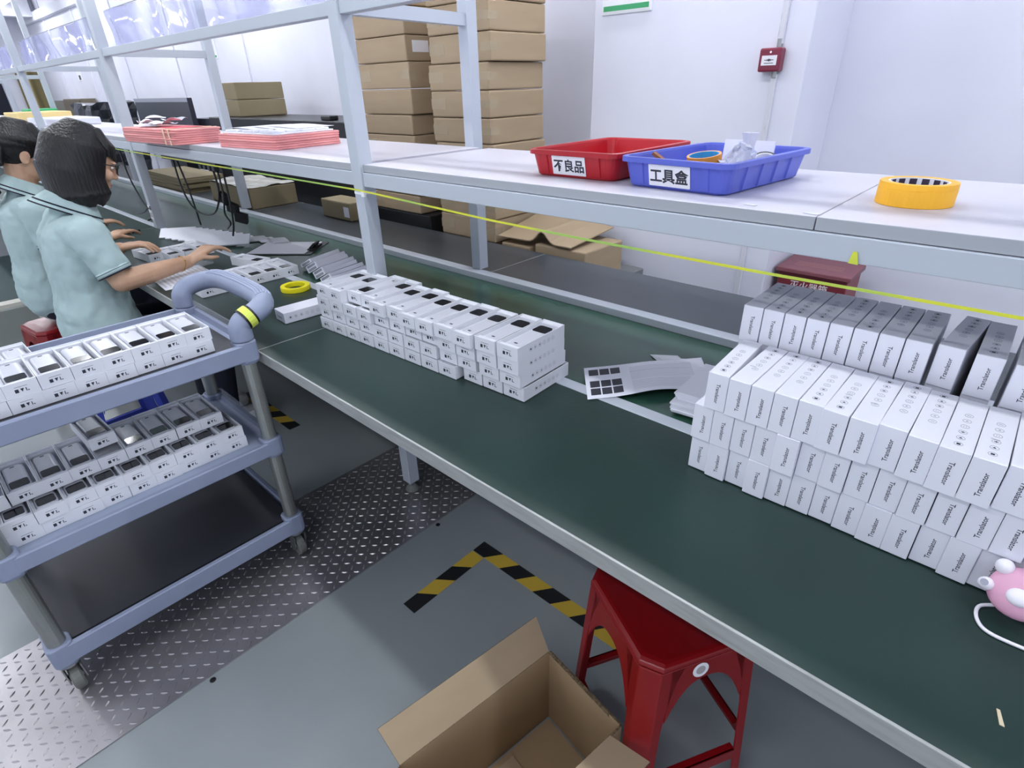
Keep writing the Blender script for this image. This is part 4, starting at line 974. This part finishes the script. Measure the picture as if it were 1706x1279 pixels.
t = thing('water_dispenser', 'narrow grey appliance with pale front panel beside the brown cabinet', 'appliance', (-12.9, 2.58, 0))
MB().box(-0.16, 0.16, -0.10, 0.10, 0, 1.36).build('body', mat('grey_appliance', (122, 120, 112), 0.5), t, bevel=0.004)
MB().box(-0.10, 0.10, -0.106, -0.1005, 1.0, 1.2).build('front_panel', M_LABEL, t)
for i, (y, w, m) in enumerate(((2.20, 0.10, M_OLIVE), (2.30, 0.05, mat('pale_olive_cloth', (172, 160, 112), 0.8)), (2.40, 0.10, M_OLIVE))):
    pass
t = thing('cloth_curtain', 'olive curtain with a pale stripe hanging at the far left wall', 'curtain', (-13.95, 2.43, 0))
for y0, y1, m in ((-0.14, -0.03, M_OLIVE), (-0.03, 0.03, mat('pale_olive_cloth', (184, 172, 124), 0.8)), (0.03, 0.20, M_OLIVE)):
    mb = MB(); vs = []; n = 10
    for k in range(n+1):
        yy = y0+(y1-y0)*k/n; xx = 0.02*math.sin(40*yy)
        vs += [(xx, yy, 0.3), (xx, yy, 1.82), (xx-0.012, yy, 1.82), (xx-0.012, yy, 0.3)]
    fs = [(4*k+q, 4*k+(q+1) % 4, 4*k+4+(q+1) % 4, 4*k+4+q) for k in range(n) for q in range(4)]+[(3, 2, 1, 0), (4*n, 4*n+1, 4*n+2, 4*n+3)]
    mb.add(vs, fs).build('cloth', m, t)
mb = MB().box(-13.95, -13.90, 1.5, 2.045, 0.0, 1.66)
tag(mb.build('navy_cloth_screen', M_DKNAVY, bevel=0.004), 'dark navy cloth screen by the far left wall', 'screen')
o = MB().box(-0.30, 0.30, -0.20, 0.20, 0, 0.085).build('foam_block', M_FOAMY, loc=(-7.0, 1.20, 1.2102), bevel=0.008); tag(o, 'cream foam block on the overhead shelf at the far left', 'foam')
o = MB().box(-0.16, 0.16, -0.12, 0.12, 0, 0.10).build('green_box', M_GREENB, loc=(-7.65, 1.34, 1.2102), bevel=0.008); tag(o, 'bright green box on the overhead shelf behind the cream foam', 'box')
o = MB().box(-0.35, 0.35, -0.18, 0.18, 0, 0.05).build('white_pad', M_PAPER, loc=(-6.1, 1.20, 1.2102), bevel=0.008); tag(o, 'white pad on the overhead shelf right of the cream foam block', 'pad')

# ------------------------------------------------------------------ signs, call point, extinguisher box
def sign(x, y, z, w, h, label, axis='y'):
    t = thing('wall_sign', label, 'sign', (x, y, z))
    MB().box(-w/2, w/2, -0.008, 0, 0, h).build('sign_frame', M_LAMPB, t, bevel=0.002)
    MB().box(-w/2+0.006, w/2-0.006, -0.0095, -0.0081, 0.006, h-0.006).build('sign_face', M_LABEL, t)
    MB().box(-w/2+0.010, w/2-0.010, -0.0105, -0.0096, 0.012, 0.030).build('green_stripe', M_GREENP, t)
sign(-1.478, 2.2999, 1.643, 0.232, 0.30, 'white framed wall sign with a green stripe on the pillar, cut by the top edge')
sign(-6.55, 2.6999, 1.70, 0.30, 0.26, 'small white sign with a green stripe on the back wall behind the second bay')
o = MB().box(-0.13, 0.13, -0.004, 0, 0, 0.13).box(-0.05, 0.05, -0.0048, -0.0041, 0.02, 0.08, 1).build('wall_sticker', [M_LABEL, M_INK], loc=(-11.6, 2.6999, 1.62)); tag(o, 'small white sticker with a dark mark on the far back wall', 'sticker')
t = thing('fire_call_point', 'maroon fire alarm call point on the pillar above the conduit', 'alarm', (-0.856, 2.2999, 1.417))
MB().box(-0.037, 0.037, -0.045, 0.0, 0, 0.073).build('housing', M_ALRED, t, bevel=0.006)
mb = MB().box(-0.026, 0.026, -0.0462, -0.0452, 0.020, 0.050)
T = frame((0, -0.0464, 0.036), (1, 0, 0), (0, 0, 1))
mb.prism([(0.004*math.cos(a*PI/8), 0.004*math.sin(a*PI/8)) for a in range(16)], 0, .0004, 1, T).box(-.016, -.007, -.001, .001, 0, .0004, 1, T).box(.007, .016, -.001, .001, 0, .0004, 1, T)
mb.prism([(-.007, -.0035), (-.003, 0), (-.007, .0035)], 0, .0004, 1, T).prism([(.007, .0035), (.003, 0), (.007, -.0035)], 0, .0004, 1, T).box(-.016, .016, -.0105, -.0085, 0, .0004, 1, T)
mb.build('break_panel', [M_LABEL, M_INK], t)
MB().lathe([(0.0001, 0), (0.0035, 0), (0.0035, 0.0012), (0.0001, 0.0012)], 12, 0, frame((0.002, -0.0455, 0.060), (1, 0, 0), (0, 0, 1)), closed=False).build('indicator', M_LABEL, t)
MB().lathe([(0.0001, -0.018), (0.009, -0.018), (0.009, 0.0), (0.0001, 0.0)], 14, 0, Matrix.Translation((0.014, -0.012, 0)), closed=False).build('conduit_gland', M_CASTMET, t)
MB().lathe([(0.0001, 0.073), (0.008, 0.073), (0.008, 0.100), (0.0001, 0.100)], 14, 0, Matrix.Translation((0.014, -0.012, 0)), closed=False).build('conduit_gland', M_CASTMET, t)
t = thing('extinguisher_box', 'dark red fire extinguisher cabinet with white lettering standing right of the pillar', 'cabinet', (-0.592, 2.49, 0))
MB().box(-0.130, 0.130, -0.10, 0.10, 0.0, 0.695).build('cabinet_body', M_DKRED, t, bevel=0.004)
lid = MB().rings([[(-0.140, -0.115, 0.698), (0.140, -0.115, 0.698), (0.140, 0.105, 0.698), (-0.140, 0.105, 0.698)], [(-0.140, -0.115, 0.715), (0.140, -0.115, 0.715), (0.140, 0.105, 0.722), (-0.140, 0.105, 0.722)]]).build('lid', mat('dusty_dark_red_lid', (126, 74, 82), 0.45), t, bevel=0.003)
mb = MB(); vs, fs = text_geo('灭火器箱', 0.036, 0.0004); mb.add(vs, fs, 0, frame((-0.006, -0.1008, 0.649), (1, 0, 0), (0, 0, 1)))
mb.build('lettering', M_WHITEPR, t)
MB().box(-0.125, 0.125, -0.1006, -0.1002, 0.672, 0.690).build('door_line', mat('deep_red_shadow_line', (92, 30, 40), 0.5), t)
mb = MB(); T = frame((0.0, 0.03, 0.7198), (1, 0, 0), (0, 1, 0.032))
for k in range(4): mb.box(-0.09, 0.09, -0.030-0.016*k, -0.026-0.016*k, 0, 0.0005, 0, T)
mb.build('lid_print', mat('faded_lid_print', (168, 122, 118), 0.5), lid)

# ------------------------------------------------------------------ the seated workers
def remesh(o, vox, it=6, fac=0.5):
    r = o.modifiers.new('remesh', 'REMESH'); r.mode = 'VOXEL'; r.voxel_size = vox; r.use_smooth_shade = True
    if it: s = o.modifiers.new('smooth', 'SMOOTH'); s.factor = fac; s.iterations = it
    return o
def V(*a): return Vector(a)
def hand(mb, wrist, knuckle, tip, side, spread=0.0, curl=0.35):
    # palm from wrist to knuckles, four fingers bending toward tip, thumb from the side near the wrist
    w, k, t = Vector(wrist), Vector(knuckle), Vector(tip)
    f = (k-w).normalized(); down = V(0, 0, -1); s = f.cross(down).normalized()*side     # s points to the thumb side
    nrm = s.cross(f).normalized()
    if nrm.z > 0: nrm = -nrm
    for q, (o, r0, r1) in enumerate(((-0.030, .013, .0095), (-0.010, .015, .0105), (0.010, .0155, .0105), (0.029, .014, .010))):
        mb.capsule(w + s*o*0.55, r0, k + s*o, r1, 10)
    mb.capsule(w + s*0.014 + f*0.012, 0.015, w + s*0.032 + f*0.042, 0.013, 10)
    g = (t-k).normalized()
    for q, (o, L) in enumerate(((-0.031, 0.060), (-0.0105, 0.074), (0.0105, 0.080), (0.0305, 0.072))):
        b = k + s*o; d = (g + s*o*6.5 - nrm*0.18).normalized(); c = (0.62, 0.50, 0.42, 0.50)[q]
        p1 = b + d*L*0.46; d2 = (d + nrm*c).normalized(); p2 = p1 + d2*L*0.33; d3 = (d2 + nrm*c).normalized(); p3 = p2 + d3*L*0.27
        mb.capsule(b, .0088, p1, .0080, 9); mb.capsule(p1, .0080, p2, .0072, 9); mb.capsule(p2, .0072, p3, .0060, 9)
    b = w + s*0.032 + f*0.042; d = (f*0.62 + s*0.62 + nrm*0.48).normalized(); p1 = b + d*0.034; d2 = (f*0.95 + s*0.12 + nrm*0.45).normalized(); p2 = p1 + d2*0.029
    mb.capsule(b, .0115, p1, .0090, 9); mb.capsule(p1, .0090, p2, .0070, 9)
    return s
def worker(xm, dy, label, R, L, head, tilt, ponytail, shoe_dx):
    base = (xm, 0.36+dy, 0.0)
    t = thing('person', label, 'person', base)
    P = lambda x, y, z: V(xm+x, y+dy, z)
    # ---- body: one continuous surface
    mb = MB()
    hc = P(0, *head); Rm = Matrix.Translation(hc) @ Matrix.Rotation(-tilt, 4, 'X')
    H = lambda x, y, z: Rm @ V(x, y, z)
    mb.ell((0, -0.004, 0.018), (0.0745, 0.093, 0.098), 0, Rm, 24, 16)                    # skull
    mb.ell((0, 0.026, -0.045), (0.058, 0.064, 0.070), 0, Rm, 20, 14)                     # jaw
    mb.ell((0, 0.072, -0.098), (0.020, 0.018, 0.015), 0, Rm, 14, 10)                     # chin
    mb.ell((0, 0.070, -0.060), (0.034, 0.022, 0.024), 0, Rm, 14, 10)                     # mouth area
    mb.capsule(H(0, 0.088, 0.012), 0.0085, H(0, 0.102, -0.026), 0.0115, 10)              # nose
    for sx in (-1, 1):
        mb.ell((sx*0.010, 0.094, -0.030), (0.008, 0.009, 0.006), 0, Rm, 10, 8)
        mb.ell((sx*0.040, 0.066, -0.026), (0.026, 0.022, 0.022), 0, Rm, 14, 10)          # cheeks
        mb.ell((sx*0.030, 0.083, 0.022), (0.022, 0.010, 0.007), 0, Rm, 12, 8)            # brow
        mb.ell((sx*0.077, -0.008, -0.016), (0.008, 0.019, 0.031), 0, Rm, 14, 10)         # ears
        mb.ell((sx*0.080, -0.002, -0.036), (0.006, 0.008, 0.009), 0, Rm, 10, 8)
    nb_ = P(0, 0.435, 1.015)
    mb.capsule(nb_, 0.056, H(0, -0.022, -0.062), 0.050, 16)
    mb.capsule(P(0, 0.415, 0.80), 0.085, P(0, 0.425, 0.97), 0.080, 18)
    mb.capsule(P(-0.085, 0.415, 0.94), 0.075, P(0.085, 0.415, 0.94), 0.075, 16)
    mb.capsule(P(0, 0.39, 0.58), 0.095, P(0, 0.41, 0.80), 0.080, 16)
    for sx, A in ((1, R), (-1, L)):
        sh, el, wr, kn, tp = (V(*p) for p in A)
        mb.capsule(P(sx*0.10, 0.42, 0.975), 0.058, sh, 0.050, 14)
        mb.capsule(sh, 0.048, el, 0.038, 14); mb.capsule(el, 0.039, el+(wr-el)*0.35, 0.038, 14); mb.capsule(el+(wr-el)*0.35, 0.038, wr, 0.0245, 14)
        hand(mb, wr, kn, tp, 1 if sx < 0 else -1)
        hip = P(sx*0.085, 0.40, 0.545); knee = P(sx*0.10, 0.76, 0.52); ank = P(sx*0.10+shoe_dx, 0.72, 0.10)
        mb.capsule(hip, 0.082, knee, 0.055, 16); mb.capsule(knee, 0.055, ank, 0.036, 14)
    body = mb.build('body', M_SKIN, t, origin=base); remesh(body, 0.0034, 4)
    # ---- eyes, lips
    for sx in (-1, 1):
        e = MB().ell((sx*0.030, 0.0805, 0.004), (0.012, 0.006, 0.005), 0, Rm, 14, 8).ell((sx*0.030, 0.0845, 0.004), (0.0055, 0.003, 0.0045), 1, Rm, 10, 8)
        e.build('eye', [M_LABEL, M_BLACK], t, origin=base, smooth=True)
    MB().ell((0, 0.089, -0.058), (0.020, 0.006, 0.004), 0, Rm, 14, 8).ell((0, 0.088, -0.067), (0.018, 0.006, 0.0045), 0, Rm, 14, 8).build('lips', M_LIP, t, origin=base, smooth=True)
    # ---- polo shirt
    mb = MB()
    mb.capsule(P(0, 0.392, 0.60), 0.134, P(0, 0.40, 0.70), 0.118, 20); mb.capsule(P(-0.055, 0.392, 0.60), 0.130, P(-0.055, 0.40, 0.72), 0.110, 18); mb.capsule(P(0.055, 0.392, 0.60), 0.130, P(0.055, 0.40, 0.72), 0.110, 18)
    mb.capsule(P(-0.045, 0.40, 0.70), 0.112, P(-0.050, 0.415, 0.92), 0.108, 18); mb.capsule(P(0.045, 0.40, 0.70), 0.112, P(0.050, 0.415, 0.92), 0.108, 18)
    mb.capsule(P(-0.08, 0.42, 0.952), 0.076, P(0.08, 0.42, 0.952), 0.076, 18); mb.capsule(P(0, 0.42, 0.97), 0.078, P(0, 0.437, 1.045), 0.058, 18)
    for z, r in ((0.605, .133), (0.668, .124)): mb.capsule(P(-0.05, 0.394, z), r, P(0.05, 0.394, z), r, 20)                # soft folds above the hem
    cuffs = []
    for sx, A in ((1, R), (-1, L)):
        sh, el = V(*A[0]), V(*A[1])
        mb.capsule(P(sx*0.09, 0.42, 0.965), 0.074, sh + V(0, 0, -0.004), 0.063, 16)
        ce = sh + (el-sh)*0.80
        mb.capsule(sh, 0.063, ce, 0.058, 18, flat1=True); cuffs.append((ce, (el-sh).normalized()))
    shirt = mb.build('polo_shirt', M_SHIRT, t, origin=base); remesh(shirt, 0.0055, 5)
    for nm, sz, stg in (('cloth_folds', 0.085, 0.016), ('cloth_creases', 0.035, 0.006)):
        tx = bpy.data.textures.get(nm) or bpy.data.textures.new(nm, 'CLOUDS'); tx.noise_scale = sz; tx.noise_depth = 1
        dm = shirt.modifiers.new(nm, 'DISPLACE'); dm.texture = tx; dm.strength = stg; dm.mid_level = 0.5; dm.texture_coords = 'LOCAL'
    for ce, d in cuffs:
        Tm = Matrix.Translation(ce) @ d.to_track_quat('Z', 'Y').to_matrix().to_4x4()
        c = MB().lathe([(0.052, -0.016), (0.0592, -0.016), (0.0600, -0.006), (0.0600, 0.001), (0.052, 0.002)], 28, 0, Tm)
        c.lathe([(0.052, 0.002), (0.0604, 0.001), (0.0604, 0.0055), (0.052, 0.006)], 28, 1, Tm).lathe([(0.0575, -0.0105), (0.0606, -0.0105), (0.0606, -0.009), (0.0575, -0.009)], 28, 1, Tm)
        c.build('sleeve_cuff', [M_SHIRT, M_DKNAVY], t, origin=base, smooth=True)
    # collar: an open turned-down band with two dark stripes
    cm = Matrix.Translation(P(0, 0.438, 1.052)) @ Matrix.Rotation(math.radians(-30), 4, 'X')
    def band(r0, z0, r1, z1, m, mbx, th=0.004):
        n = 40; rr = []
        for i in range(n+1):
            a = PI/2 + 0.22 + (2*PI-0.44)*i/n; k = 1.0+0.14*abs(math.sin(a))
            rr.append([(r0*k*math.cos(a), r0*k*math.sin(a), z0), (r1*k*math.cos(a), r1*k*math.sin(a), z1), ((r1-th)*k*math.cos(a), (r1-th)*k*math.sin(a), z1), ((r0-th)*k*math.cos(a), (r0-th)*k*math.sin(a), z0)])
        mbx.rings(rr, m, cm)
    col = MB(); band(0.064, 0.034, 0.100, -0.026, 0, col); band(0.0650, 0.030, 0.0610, 0.037, 0, col)
    band(0.0895, -0.0065, 0.0927, -0.0120, 1, col, 0.003); band(0.0985, -0.0215, 0.1012, -0.0265, 1, col, 0.003)
    col.build('collar', [M_SHIRT, M_DKNAVY], t, origin=base, smooth=False)
    # ---- trousers and shoes
    mb = MB(); mb.capsule(P(-0.07, 0.390, 0.567), 0.098, P(0.07, 0.390, 0.567), 0.098, 18)
    for sx in (-1, 1):
        hip = P(sx*0.085, 0.40, 0.548); knee = P(sx*0.10, 0.76, 0.525); ank = P(sx*0.10+shoe_dx, 0.72, 0.10)
        mb.capsule(hip, 0.086, knee, 0.066, 18); mb.capsule(knee, 0.069, ank, 0.052, 16, flat1=True)
    remesh(mb.build('trousers', M_DKNAVY, t, origin=base), 0.007, 5)
    for sx in (-1, 1):
        a = P(sx*0.10+shoe_dx, 0.72, 0.0)
        s = MB().rings([[(a.x+x, a.y+0.045+y, z) for x, y in rrect(0.084*k, 0.235*k2, 0.036*k, 5)] for k, k2, z in ((0.96, 0.98, 0.0), (1.0, 1.0, 0.006), (1.0, 1.0, 0.024), (0.95, 0.97, 0.040), (0.80, 0.80, 0.058))])
        s.capsule(a+V(0, -0.012, 0.05), 0.042, a+V(0, -0.008, 0.085), 0.040, 14)
        s.build('shoe', M_SHOE, t, origin=base, smooth=False)
    return t, base, H, P, Rm

def hair_locks(t, base, H, P, Rm, zlow, mode):
    mb = MB(); rnd = random.Random(4)
    mb.ell((0, -0.020, 0.032), (0.0855, 0.098, 0.101), 0, Rm, 26, 16)
    for i in range(15):          # fringe sweeping forward over the brow
        x = -0.062+0.124*i/14; c = math.sqrt(max(0, 1-(x/0.082)**2))
        zf = 0.018 + 0.012*abs(x)/0.06 if mode == 'bob' else 0.058
        mb.capsule(H(x*0.6, 0.025, 0.115), 0.014, H(x*0.95, 0.072*c+0.006, 0.074), 0.012, 10)
        mb.capsule(H(x*0.95, 0.072*c+0.006, 0.074), 0.012, H(x*1.0, 0.088*c+0.004, zf+0.012), 0.006, 10)
    n = 46
    for i in range(n):
        sp = 127 if mode == 'bob' else 150; a = math.radians(-sp+2*sp*i/(n-1)) - PI/2           # around the back, from one cheek to the other
        front = math.sin(a)
        sx, sy = math.cos(a), math.sin(a)
        top = H(0.074*sx, -0.020+0.088*sy, 0.050)
        if front < 0.8: mb.capsule(H(0.030*sx, -0.018+0.035*sy, 0.116), 0.018, top, 0.020, 10)
        if mode == 'bob':
            mid = H(0.084*sx, -0.020+0.098*sy, -0.045)
            low = V(mid.x + 0.004*sx, mid.y + 0.004 + 0.004*sy, zlow + 0.006*rnd.random() + 0.012*(1-front)*0.2)
            low2 = low + V(-0.012*sx, -0.006*sy, -0.026-0.018*rnd.random())
            mb.capsule(top, 0.021, mid, 0.018, 10); mb.capsule(mid, 0.018, low, 0.014, 10); mb.capsule(low, 0.016, low2, 0.0045, 9)
        else:
            if front > 0.35: continue
            e = H(0.078*sx, -0.030+0.090*sy, 0.030 if front > -0.55 else -0.055)
            mb.capsule(top, 0.016, e, 0.012, 10); mb.capsule(e, 0.014, H(0.02*sx, -0.118, 0.010), 0.022, 10)
    if mode == 'tail':
        for i in range(26):
            a = 2*PI*i/26; r = 0.020+0.012*rnd.random(); q = H(0, -0.125, 0.012)
            p1 = q + V(r*1.1*math.cos(a), -0.045, 0.012+r*math.sin(a)); p2 = p1 + V(r*.6*math.cos(a), -0.020+0.01*math.sin(a), -0.10); p3 = p2 + V(r*.5*math.cos(a), 0.020+0.02*math.sin(a), -0.10-0.03*rnd.random())
            mb.capsule(q, 0.018, p1, 0.017, 9); mb.capsule(p1, 0.017, p2, 0.016, 9); mb.capsule(p2, 0.016, p3, 0.005, 9)
        for sx in (-1, 1):
            mb.capsule(H(sx*0.074, 0.042, 0.03), 0.008, H(sx*0.080, 0.036, -0.07), 0.003, 8)
    o = mb.build('hair', M_HAIR, t, origin=base); remesh(o, 0.0036, 2, 0.4); return o

t, base, H, P, Rm = worker(-2.62, 0.0, 'person with bobbed black hair and glasses in a mint polo packing devices at the worktop',
    [(-2.455, 0.425, 0.975), (-2.405, 0.470, 0.800), (-2.490, 0.735, 0.800), (-2.520, 0.830, 0.832), (-2.535, 0.885, 0.815)],
    [(-2.785, 0.425, 0.975), (-2.850, 0.430, 0.815), (-2.880, 0.600, 0.822), (-2.858, 0.672, 0.828), (-2.815, 0.718, 0.806)],
    (0.528, 1.195), math.radians(24), False, 0.0)
hair_locks(t, base, H, P, Rm, 1.085, 'bob')
g = MB()
for sx in (-1, 1):
    ring = [H(0.031*sx+0.0235*math.cos(a), 0.103-0.010*abs(math.cos(a))*(1 if sx*math.cos(a) > 0 else 0), 0.004+0.0185*math.sin(a)) for a in [2*PI*i/26 for i in range(26)]]
    g.tube(ring, 0.0021, 7, closed=True)
    g.tube([H(sx*0.055, 0.096, 0.010), H(sx*0.074, 0.080, 0.013), H(sx*0.083, 0.010, 0.004), H(sx*0.080, -0.012, -0.014)], 0.0019, 7)
g.tube([H(-0.008, 0.104, 0.008), H(0, 0.107, 0.010), H(0.008, 0.104, 0.008)], 0.0018, 7)
g.build('glasses', M_BLACK, t, origin=base, smooth=True)
wr = V(-2.478, 0.700, 0.800); d = (V(-2.490, 0.735, 0.800)-V(-2.405, 0.470, 0.800)).normalized()
T = Matrix.Translation(wr) @ d.to_track_quat('Z', 'Y').to_matrix().to_4x4() @ Matrix.Rotation(0.25, 4, 'X')
b = MB().tube([T @ V(0.0295*math.cos(a), 0.0295*math.sin(a), 0) for a in [2*PI*i/30 for i in range(30)]], 0.0011, 6, closed=True)
for a in (0.3, 1.4, 2.6, 4.0, 5.2): b.ell((0.0297*math.cos(a), 0.0297*math.sin(a), 0), (0.0028, 0.0028, 0.0042), 0, T, 8, 6)
b.build('bracelet', M_GOLD, t, origin=base, smooth=True)

t, base, H, P, Rm = worker(-3.32, -0.02, 'person with a black ponytail in a mint polo seated beyond the bobbed haired worker',
    [(-3.155, 0.405, 0.975), (-3.130, 0.420, 0.800), (-3.250, 0.640, 0.800), (-3.300, 0.715, 0.812), (-3.330, 0.765, 0.800)],
    [(-3.485, 0.405, 0.975), (-3.560, 0.440, 0.810), (-3.590, 0.660, 0.820), (-3.600, 0.735, 0.822), (-3.605, 0.790, 0.805)],
    (0.488, 1.195), math.radians(16), True, 0.0)
hair_locks(t, base, H, P, Rm, 1.08, 'tail')
